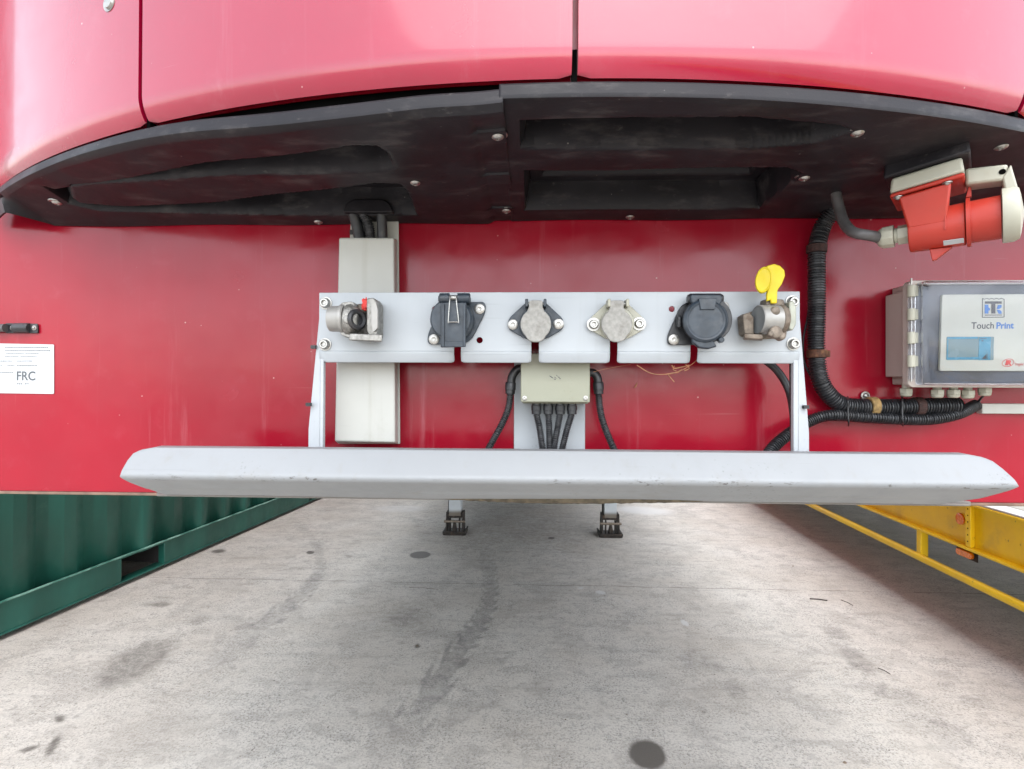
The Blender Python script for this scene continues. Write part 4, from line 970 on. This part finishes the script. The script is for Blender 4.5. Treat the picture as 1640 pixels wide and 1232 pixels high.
# oval ring round the IR
ov = MB(); pa = [(1614.5 + 9.6 * math.cos(t), 583.2 + 6.3 * math.sin(t) - 1.2 * math.cos(t)) for t in np.linspace(0, 2 * math.pi, 41)[:-1]]; pb_ = [(1614.5 + 8.8 * math.cos(t), 583.2 + 5.4 * math.sin(t) - 1.2 * math.cos(t)) for t in np.linspace(0, 2 * math.pi, 41)[:-1]]
ov.add(ring_px(pa, YI - .0004) + ring_px(pb_, YI - .0004), [(i, (i + 1) % 40, 40 + (i + 1) % 40, 40 + i) for i in range(40)])
part('logo_ring', ov, 'print_red', fc, fix=False)
# stamp style emblem: scalloped frame, bar T, blue halves
em = MB(); def_l = lambda a, b_: at(a, b_, YI - .0005)
def stroke(m, pts, w, Y):
    for (a, b_), (c, d_) in zip(pts[:-1], pts[1:]):
        dx, dy = c - a, d_ - b_; L_ = math.hypot(dx, dy) or 1; nx_, ny_ = -dy / L_ * w / 2, dx / L_ * w / 2
        m.prism(ring_px([(a + nx_, b_ + ny_), (c + nx_, d_ + ny_), (c - nx_, d_ - ny_), (a - nx_, b_ - ny_)], Y), (0, -.00008, 0))
x0_, x1_, yt_, yb_ = 1571.8, 1607, 480, 511
sc_ = [(x0_ + (x1_ - x0_) * i / 32, yt_ + 1.6 * abs(math.sin(math.pi * i / 32 * 4.5 + .3))) for i in range(33)]
stroke(em, [(x0_, yb_)] + sc_ + [(x1_, yb_), (x0_, yb_)], 1.0, YI - .0004)
for rc in ((1575.8, 485.2, 1603, 489), (1586.3, 489, 1592.8, 505)):
    em.prism(ring_px([(rc[0], rc[1]), (rc[2], rc[1]), (rc[2], rc[3]), (rc[0], rc[3])], YI - .00045), (0, -.0001, 0))
em.prism(ring_px([(1576, 507), (1603, 507), (1603, 508), (1576, 508)], YI - .0004), (0, -.0001, 0))
part('emblem', em, 'print_dark', fc)
eb = MB()
eb.prism(ring_px([(1575.5, 490.5), (1581.5, 490.5), (1581.5, 495), (1584, 496.5), (1584, 499.5), (1581.5, 500.5), (1581.5, 505), (1575.5, 505)], YI - .00042), (0, -.0001, 0))
eb.prism(ring_px([(1597, 491), (1602.8, 491), (1602.8, 495), (1599, 497.8), (1595, 497.5)], YI - .00042), (0, -.0001, 0))
eb.prism(ring_px([(1595, 499), (1599.5, 499), (1602.8, 501.5), (1602.8, 505.5), (1598, 505.5)], YI - .00042), (0, -.0001, 0))
part('emblem', eb, 'print_blue', fc)
# clear lid: open-backed tray of clear plastic
b = MB(); xa2, xb2, za2, zb2 = xr0 + .010, xr1 - .006, zr0 + .004, zr1 - .004; Yf2 = YL - .028
o1 = [(x, z) for x, z in rrect(xa2, za2, xb2, zb2, .006)]; o2 = [(x, z) for x, z in rrect(xa2 + .004, za2 + .004, xb2 - .004, zb2 - .004, .006)]
k = len(o1)
vs = [(x, YL - .0125, z) for x, z in o1] + [(x, Yf2 + .003, z) for x, z in o1] + [(x, Yf2, z) for x, z in o2]
b.add(vs, [(i, (i + 1) % k, k + (i + 1) % k, k + i) for i in range(k)] + [(k + i, k + (i + 1) % k, 2 * k + (i + 1) % k, 2 * k + i) for i in range(k)] + [tuple(range(2 * k, 3 * k))])
part('clear_lid', b, 'clear', lg, solid=.0016, smooth=40)
# hinge: alternating knuckles
xh = xr0 + .0015; zs_ = np.linspace(zr1 - .008, zr0 + .012, 9)
for i in range(8):
    if i % 2 == 0:
        part('hinge_knuckle', MB().lathe((xh, YL - .016, (zs_[i] + zs_[i + 1]) / 2), (0, 0, 1), [(-.0085, .0045), (-.0080, .0052), (.0080, .0052), (.0085, .0045)], 16).box((xh, YL - .0118, zs_[i + 1] + .001), (xh + .008, YL - .019, zs_[i] - .001)), 'ivory', lg, bevel=.0005)
    else:
        part('hinge_knuckle', MB().lathe((xh, YL - .016, (zs_[i] + zs_[i + 1]) / 2), (0, 0, 1), [(-.0085, .003), (-.006, .0042), (.006, .0042), (.0085, .003)], 16), 'clear', lg)
part('hinge_pin', MB().lathe((xh, YL - .016, zr0 + .008), (0, 0, 1), [(0, .0012), (zr1 - zr0 - .006, .0012)], 8), 'zinc', lg)
for px, py, Y in ((1451, 618, -.040), (1501, 620, -.05), (1527, 620, -.05), (1550, 621, -.05), (1577, 617, -.05)):
    c = at(px, py, Y); gm = MB().lathe(c, (0, 0, -1), [(-.006, .0052), (.004, .0052)], 20).lathe(c, (0, 0, -1), [(.004, .0086), (.011, .0086)], 6).lathe(c, (0, 0, -1), [(.011, .0078), (.0145, .0072), (.016, .005)], 20)
    part('cable_gland', gm, 'ivory', lg, bevel=.0006)
hose('thin_cable', [at(1577, 632, -.05), at(1572, 637, -.03), at(1566, 645, -.014), at(1561, 652, -.012)], .0017, 'short black cable from the rightmost gland to the white strip', cat='cable')

# ================================================================== RED POWER INLET
axp = Vector((.77, -.64, .02)).normalized(); up_ = Vector((0, 0, 1)); up_ = (up_ - axp * up_.dot(axp)).normalized(); sd_ = up_.cross(axp)  # sd_ points away/back
P0 = Vector((.484, -.15, 1.28 + .2035))
pl = thing('power_inlet', 'red industrial power inlet with white hinged lid hanging below the black tray', 'power inlet', tuple(P0))
def L3(a, s, u): return P0 + axp * a + sd_ * s + up_ * u
side = 1 if sd_.y > 0 else -1
part('inlet_body', MB().lathe(L3(0, 0, -.004), axp, [(0, .024), (.003, .0246), (.0535, .0256), (.055, .0256)], 40), 'plug_red', pl, bevel=.001)
part('shroud', MB().lathe(L3(.0555, 0, -.003), axp, [(0, .0256), (.0003, .0293), (.004, .0293), (.0043, .0250), (.031, .0253), (.0293, .024), (.02, .023), (.02, .0001)], 44, cap=False), 'plug_red', pl, fix=False)
# neck rising to the flange plate
part('neck', MB().hexa([L3(.0005, -.0244, -.004), L3(.038, -.0250, -.004), L3(.038, .0250, -.004), L3(.0005, .0244, -.004), L3(-.008, -.034, .036), L3(.044, -.034, .041), L3(.040, .0250, .040), L3(-.003, .0244, .038)]), 'plug_red', pl, bevel=.0025)
part('rib', MB().prism([L3(.0375, -.0256, -.012), L3(.0395, -.0292, .040), L3(.0375, -.0292, .040), L3(.036, -.0256, -.012)], sd_ * .003), 'plug_red', pl)
fa = 0.10
def F3(a, s, u): return L3(a, s, u + .038 + fa * a)
part('flange', MB().hexa([F3(-.016, -.037, 0), F3(.056, -.037, 0), F3(.056, .037, 0), F3(-.016, .037, 0), F3(-.016, -.037, .005), F3(.056, -.037, .005), F3(.056, .037, .005), F3(-.016, .037, .005)]), 'plug_red', pl, bevel=.0025)
part('mounting_box', MB().hexa([F3(-.016, -.037, .0055), F3(.056, -.037, .0055), F3(.056, .037, .0055), F3(-.016, .037, .0055), F3(-.014, -.036, .024), F3(.054, -.036, .024), F3(.054, .036, .024), F3(-.014, .036, .024)]), 'ivory', pl, bevel=.003)
part('gasket_pad', MB().hexa([F3(-.022, -.042, .0245), F3(.062, -.042, .0245), F3(.062, .042, .0245), F3(-.022, .042, .0245), F3(-.02, -.04, .044), F3(.060, -.04, .044), F3(.060, .04, .044), F3(-.02, .04, .044)]), 'tray', pl, bevel=.003)
for a in (-.008, .040):
    inst('screw', PAN, pl, frame(F3(a, -.032, -.0005), -up_) @ Matrix.Diagonal((.45, .45, .6, 1)))
# keyway fin
part('key_fin', MB().prism([L3(.020, -.004, -.029), L3(.042, -.004, -.030), L3(.026, -.004, -.043), L3(.0225, -.004, -.044)], sd_ * .008), 'plug_red', pl, bevel=.0008)
part('rating_sticker', MB().prism([L3(.034, -.0165, -.0238), L3(.053, -.0168, -.0242), L3(.053, -.0099, -.0281), L3(.034, -.0096, -.0279)], Vector((0, -.0004, -.0006))), 'label', pl)
part('lid_catch', MB().prism([L3(.0555, -.004, .027), L3(.061, -.004, .027), L3(.061, -.004, .038), L3(.0585, -.004, .040)], sd_ * .008), 'plug_red', pl, bevel=.0008)
# lid: dished disc on the mouth + hinged arm
ld = part('lid', MB().lathe(L3(.0872, 0, -.002), axp, [(0, .0302), (.0006, .0316), (.010, .0316), (.015, .029), (.0165, .022), (.0195, .0001)], 44, cap=False).lathe(L3(.0872, 0, -.002), axp, [(0, .0302), (0.0005, .0001)], 44, cap=False), 'ivory', pl, fix=False)
ar = MB().hexa([F3(.056, -.014, -.004), L3(.090, -.014, .036), L3(.090, .014, .036), F3(.056, .014, -.004), F3(.056, -.014, .016), L3(.094, -.014, .054), L3(.094, .014, .054), F3(.056, .014, .016)])
part('hinge_arm', ar, 'ivory', ld, bevel=.003)
part('hinge_link', MB().hexa([L3(.088, -.014, .040), L3(.090, -.014, .024), L3(.090, .014, .024), L3(.088, .014, .040), L3(.096, -.014, .053), L3(.102, -.014, .020), L3(.102, .014, .020), L3(.096, .014, .053)]), 'ivory', ld, bevel=.002)
part('hinge_pin', MB().lathe(L3(.0885, -.0146, .046), sd_, [(0, .0032), (.0292, .0032)], 14), 'dark_hole', ld)
# gland
gl = part('cable_gland', MB().lathe(L3(-.012, 0, -.004), axp, [(0, .0125), (.0122, .0125)], 6, up=up_).lathe(L3(-.016, 0, -.004), axp, [(0, .0095), (.0045, .0095)], 20), 'ivory', pl, bevel=.0008)
part('gland_nut', MB().lathe(L3(-.034, 0, -.004), axp, [(0, .008), (.001, .0105), (.006, .0142), (.018, .0145)], 10, up=up_), 'ivory', pl, bevel=.0008)
e0 = L3(-.032, 0, -.004)
hose('grey_cable', [at(1332, 280, -.088), at(1343, 330, -.095), at(1352, 357, -.11), at(1366, 372, -.13), at(1384, 376, -.14), (e0 + at(1395, 376, -.145)) / 2, e0], .0068, 'thick grey cable looping from the tray to the red power inlet', 'grey_cable', cat='cable')

# ================================================================== LEFT LABEL + CLAMP
lb = thing('certificate_label', 'white printed label reading FRC on the red wall at the left edge', 'label', tuple(at(20, 630, 0)))
card = part('label_card', MB().prism(ring_px(rounded([(-70, 549), (87, 552), (87, 631), (-70, 629)], 2), -.0005), (0, -.0007, 0)), 'label', lb)
Yc = -.0012
def lt(body, px, py, h, **kw):
    p = at(px, py, Yc); text('print_line', body, h * .001, (p.x, Yc - .0002, p.z), 'print_grey', card, **kw)
ptext('lettering', 'FRC', 26, 609, 15.2, 'print_grey', card, Yc, bold=.0003, wide=.9)
def bars(py, segs, hgt=2.0):
    b = MB()
    for a, c in segs:
        x = a
        while x < c:
            w_ = random.uniform(1.2, 2.6); b.prism(ring_px([(x, py - hgt / 2), (min(x + w_, c), py - hgt / 2), (min(x + w_, c), py + hgt / 2 * random.uniform(.3, 1)), (x, py + hgt / 2)], Yc - .0001), (0, -.00006, 0)); x += w_ + random.uniform(.7, 1.2)
    part('fine_print', b, 'print_grey', card)
bars(557, [(8, 78)], 1.6); bars(562, [(8, 81)], 1.8); bars(566.5, [(10, 38), (41, 63)], 1.2); bars(571, [(8, 30), (33, 60)], 1.2)
bars(578.5, [(-20, 20), (27, 52)], 1.5); bars(586, [(-20, 3), (12, 23), (27, 59)], 1.7); bars(597, [(-20, 22)], 1.5); bars(615, [(27, 36), (40, 46)], 1.8)
cl = thing('wall_clip', 'small black saddle clip with two bolts above the white label', 'clip', tuple(at(30, 525, 0)))
part('strap', MB().prism(ring_px(rounded([(11, 518), (62, 519), (63, 534), (11, 534)], 2), -.0008), (0, -.003, 0)), 'blackp', cl, bevel=.0008)
part('saddle', MB().lathe(at(24, 525.5, -.004), (1, 0, 0), [(0, .0072), (.001, .0082), (.024, .0082), (.0255, .007)], 20), 'blackp', cl)
part('pipe_end', MB().lathe(at(-30, 525.5, -.008), (1, 0, 0), [(0, .0068), (.042, .0068)], 20), 'grey_cable', cl)
for px in (20, 55): inst('bolt', PAN, cl, frame(at(px, 525.5, -.004), (0, -1, 0)) @ Matrix.Diagonal((.36, .36, .6, 1)))
# dry grass strand caught under the rack
stw = MB()
for pth, r in (([(1143, 540), (1120, 572), (1106, 585), (1085, 596), (1060, 600), (1040, 597), (1020, 585)], .0006), ([(1076, 585), (1080, 590), (1092, 588), (1104, 585)], .0009), ([(1092, 592), (1086, 596), (1076, 598), (1066, 600)], .0010), ([(1070, 600), (1074, 605), (1080, 612)], .0006),
               ([(1080, 586), (1078, 592), (1083, 594)], .0005), ([(1098, 584), (1104, 590), (1096, 594)], .0007), ([(950, 596), (975, 590), (1010, 584)], .00025)):
    stw.tube([at(a, b_, -.078 + .004 * math.sin(i)) for i, (a, b_) in enumerate(pth)], r, 6, step=.003)
o = part('straw_strand', stw, 'straw', None, fix=False); tag(o, 'brown dry straw strand dangling under the rack plate', 'straw')
o = part('straw_flake', MB().prism(ring_px([(1015, 622), (1017, 618), (1021, 612), (1019, 620)], -.0015), (0, -.0006, 0)), 'straw', None); tag(o, 'tiny pale husk stuck on the red wall right of the junction box', 'husk')

# ================================================================== GREEN CONTAINER
A = atz(0, 1018, .03); B = atz(495, 803.6, .03); dv = (B - A); ang = math.atan2(-dv.x, dv.y)
org = Vector((A.x, A.y, 0)) - Vector((dv.x, dv.y, 0)).normalized() * 1.2
ct = thing('shipping_container', 'dark green corrugated shipping container standing left of the trailer', 'container', tuple(org), ang)
# local frame: y along length, x=0 is the face towards the trailer, body towards -x
LEN = 6.06
def S(px, py, Z): # local y along the rail for a pixel on the bottom rail plane
    p = atz(px, py, Z) if False else None
def ylocal(px):
    d = ray(px, 880); n_ = Vector((math.cos(ang), math.sin(ang), 0)); t = (org - CAM).dot(n_) / d.dot(n_); q = CAM + d * t - org
    return q.dot(Vector((-math.sin(ang), math.cos(ang), 0)))
y_a, y_b = ylocal(196), ylocal(264)
b = MB(); prof = []; y = .16
while y < LEN - .16:
    prof += [(-.008, y), (-.008, y + .07), (-.034, y + .07 + .068), (-.034, y + .208), (-.008, y + .276)]; y += .276
prof = [(x, yy + .0) for x, yy in prof if yy < LEN - .16]
b.grid([[(x, yy, z) for x, yy in prof] for z in (.175, .9, 2.45)]); part('corrugated_side', b, 'green', ct, local=True, fix=False, smooth=20, solid=.002)
rb = MB()
for a_, c_ in ((0.16, y_a), (y_b, y_b + 2.05), (y_b + 2.41, LEN - .16)):
    rb.box((-.004, a_, .035), (-.05, c_, .19))
rb.box((.004, .16, .026), (-.08, LEN - .16, .036)); rb.box((.001, y_a - .02, .180), (-.05, y_b + .02, .192))
part('bottom_rail', rb, 'green', ct, bevel=.003, local=True)
part('forklift_pocket', MB().box((-.05, y_a, .04), (-2.38, y_a - .006, .178)).box((-.05, y_b, .04), (-2.38, y_b + .006, .178)).box((-.3, y_a, .177), (-2.38, y_b, .183)).box((-.36, y_a, .04), (-.37, y_b, .178)), 'under', ct, local=True)
bd = MB(); pts = []
yy = .2
while yy < LEN - .2: pts.append((.0, yy, .1935 + .002 * random.random())); yy += .07
bd.tube(pts, .0065, 6, step=.03); part('weld_bead', bd, 'green_bead', ct, local=True, fix=False)
part('top_rail', MB().box((0, .16, 2.45), (-.06, LEN - .16, 2.56)), 'green', ct, bevel=.004, local=True)
for yy in (0, LEN - .16):
    part('corner_post', MB().box((.0, yy, .12), (-.16, yy + .16, 2.47)), 'green', ct, bevel=.006, local=True)
    for zz in (.0, 2.47): part('corner_casting', MB().box((.006, yy - .006, zz), (-.17, yy + .166, zz + .12)), 'green', ct, bevel=.008, local=True)
part('roof_panel', MB().box((-.06, .16, 2.53), (-2.38, LEN - .16, 2.55)), 'green', ct, local=True)
part('far_side', MB().box((-2.38, .1, .1), (-2.43, LEN - .1, 2.53)), 'green', ct, local=True)
for yy in (.02, LEN - .06): part('end_wall', MB().box((-.16, yy, .1), (-2.38, yy + .04, 2.53)), 'green', ct, local=True)
part('floor_panel', MB().box((-.05, .16, .192), (-2.38, LEN - .16, .22)), 'under', ct, local=True)

# ================================================================== YELLOW TRAILER
H1, H2, H3 = .31, .475, .70
A = atz(1304, 811, H1); B = atz(1640, 972.7, H1); dv = (A - B); ang2 = math.atan2(-dv.x, dv.y)
yo = Vector((B.x, B.y, 0)) - Vector((dv.x, dv.y, 0)).normalized() * 8.0
yt = thing('flatbed_trailer', 'yellow flatbed trailer with pale deck and low side guard rail right of the red trailer', 'trailer', tuple(yo), ang2)
# local: y along length, x=0 near face of guard rail, body towards +x
def ylr(px, py, xo=0.):
    n_ = Vector((math.cos(ang2), math.sin(ang2), 0)); d = ray(px, py); t = (yo + n_ * xo - CAM).dot(n_) / d.dot(n_); q = CAM + d * t - yo
    return q.dot(Vector((-math.sin(ang2), math.cos(ang2), 0))), q.z + 0
LY = 17.5
part('bottom_flange', MB().box((-.005, 0, H2 - .014), (.16, LY, H2)), 'yellow', yt, bevel=.003, local=True)
part('side_web', MB().box((.034, 0, H2), (.046, LY, H3 - .012)), 'yellow', yt, local=True)
part('deck_edge', MB().box((.0, 0, H3 - .0118), (.17, LY, H3)), 'yellow', yt, bevel=.003, local=True)
x = .004; i = 0
while x < 2.35:
    w_ = .11 if i == 0 else .14
    o = part('deck_plank', MB().box((x, .0, H3 + .0005), (x + w_ - .006, LY, H3 + .010)), 'white_plastic' if i == 0 else 'deck', yt, bevel=.003, local=True); x += w_; i += 1
yr, zr = ylr(1557, 845, .02)
y_ = yr - 1.1 * 8
while y_ < LY:
    if y_ > .1:
        rbm = MB().prism([(.012, y_, H2 + .001), (.033, y_, H2 + .001), (.033, y_, H3 - .013), (.012, y_, H3 - .013)], (0, .012, 0)); rbm.box((.004, y_ - .012, H2 + .001), (.0115, y_ + .024, H3 - .0125))
        part('web_rib', rbm, 'yellow', yt, bevel=.002, local=True)
    y_ += 1.1
MAT['hole'] = MAT['dark_hole']
hm = MB()
for k in range(6): hm.lathe((.0035, yr + .006, H2 + .03 + k * .033), (-1, 0, 0), [(0, .004), (.0006, .004)], 8)
part('rib_hole', hm, 'dark_hole', yt, local=True)
part('guard_rail', MB().tube([(0, .3, H1), (0, 6, H1), (0, 11, H1), (0, LY - 1, H1)], .021, 20, step=.5), 'yellow', yt, local=True, fix=False)
yp, _ = ylr(1471, 868, .0)
for k in range(-4, 5):
    yy = yp + k * 1.75
    if .3 < yy < LY - 1: part('guard_post', MB().box((.0, yy - .02, H1), (.042, yy + .02, H2 - .0145)), 'yellow', yt, bevel=.004, local=True)
ym, zm = ylr(1539, 836, .034); part('round_reflector', MB().lathe((.0335, ym, (H2 + H3) / 2 + .01), (-1, 0, 0), [(0, .03), (.006, .03), (.008, .027), (.007, .018), (.009, .016), (.009, .0001)], 28, cap=False), 'amber', yt, local=True, fix=False)
yl_, zl = ylr(1548, 889, .03)
part('side_marker_lamp', MB().prism([(.03, yl_ + a, H2 - .045 + b_) for a, b_ in rrect(-.055, -.017, .055, .017, .015)], (-.018, 0, 0)), 'amber', yt, bevel=.004, local=True)
part('lamp_bracket', MB().box((.031, yl_ - .07, H2 - .07), (.036, yl_ + .07, H2 - .0145)), 'rusty_black', yt, local=True)
part('under_frame', MB().box((.5, 0, .35), (.62, LY, H3 - .002)), 'under', yt, local=True)
part('under_frame', MB().box((1.7, 0, .35), (1.82, LY, H3 - .002)), 'under', yt, local=True)
for k in range(11): part('cross_member', MB().box((.1, .6 + k * 1.5, H2 + .02), (2.3, .68 + k * 1.5, H3 - .013)), 'under', yt, local=True)
part('far_side_beam', MB().box((2.26, 0, H2 - .01), (2.34, LY, H3 - .001)), 'yellow', yt, local=True)
def wheel(yy, xx):
    w_ = part('wheel', MB().lathe((xx, yy, .38), (1, 0, 0), [(0, .2), (.0, .34), (.02, .375), (.06, .38), (.16, .38), (.2, .375), (.22, .34), (.22, .2)], 40), 'rubber', yt, local=True)
    part('rim', MB().lathe((xx - .004, yy, .38), (1, 0, 0), [(0, .19), (.0, .205), (.02, .2), (.06, .16), (.06, .0001)], 28, cap=False), 'yellow', w_, local=True)
for yy in (13.6, 14.6, 15.6):
    for xx in (.12, 2.0): wheel(yy, xx)
part('landing_leg', MB().box((.7, 1.0, 0.), (.8, 1.1, H3 - .02)), 'yellow', yt, local=True, bevel=.005); part('landing_leg', MB().box((1.5, 1.0, 0.), (1.6, 1.1, H3 - .02)), 'yellow', yt, local=True, bevel=.005)

# ================================================================== LITTER
def twig(px, py, dx, dy, r, lab):
    a = atz(px, py, r); b_ = atz(px + dx, py + dy, r); m_ = (a + b_) / 2 + Vector((.004, .003, .001))
    o = part('twig', MB().tube([a, m_, b_], r, 6, step=.01), 'twig', None, fix=False); tag(o, lab, 'twig', 'twigs on the concrete')
twig(1297, 959, 28, 3, .0035, 'thickest dark twig lying on the crack at right of the slab')
twig(1347, 961, 19, 9, .0016, 'thin slanting twig right of the thickest one')
twig(1406, 1070, 20, 10, .0016, 'slanting twig on the grey blotch near the yellow trailer')
twig(656, 941, 46, 3, .0009, 'hair-thin twig on the slab below the left landing leg')
for px, py, r, lab in ((668, 1035, .006, 'small brown pebble on the slab left of the tyre track'), (1353, 1222, .006, 'brown pebble near the bottom edge right of the round oil stain'), (1270, 907, .005, 'pebble on the slab left of the shade of the yellow trailer')):
    c = atz(px, py, 0); q = MB(); q.lathe(c, (0, 0, 1), [(0, r), (r * .4, r * 1.05), (r * .8, r * .6), (r * .9, .0001)], 9, cap=False, scale2=.7)
    o = part('pebble', q, 'stone', None); tag(o, lab, 'pebble')
gm = MB()
for k in range(900):
    x, y = random.uniform(-2.6, 1.9), random.uniform(.95, 4.2); q = random.uniform(.0008, .0026) * (1.6 if random.random() < .06 else 1); a = random.random() * 6.28
    p = [Vector((x + q * math.cos(a + j * 2.09) * random.uniform(.7, 1.2), y + q * math.sin(a + j * 2.09) * random.uniform(.7, 1.2), 0.0001)) for j in range(3)] + [Vector((x, y, q * 1.1))]
    gm.add(p, [(0, 1, 3), (1, 2, 3), (2, 0, 3)])
o = part('loose_grit', gm, 'stone', None, fix=False, smooth=10); o['label'] = 'loose grit scattered over the concrete yard'; o['category'] = 'grit'; o['kind'] = 'stuff'
print('OBJ', len(bpy.data.objects), 'TRI', sum(len(m.polygons) for m in bpy.data.meshes))
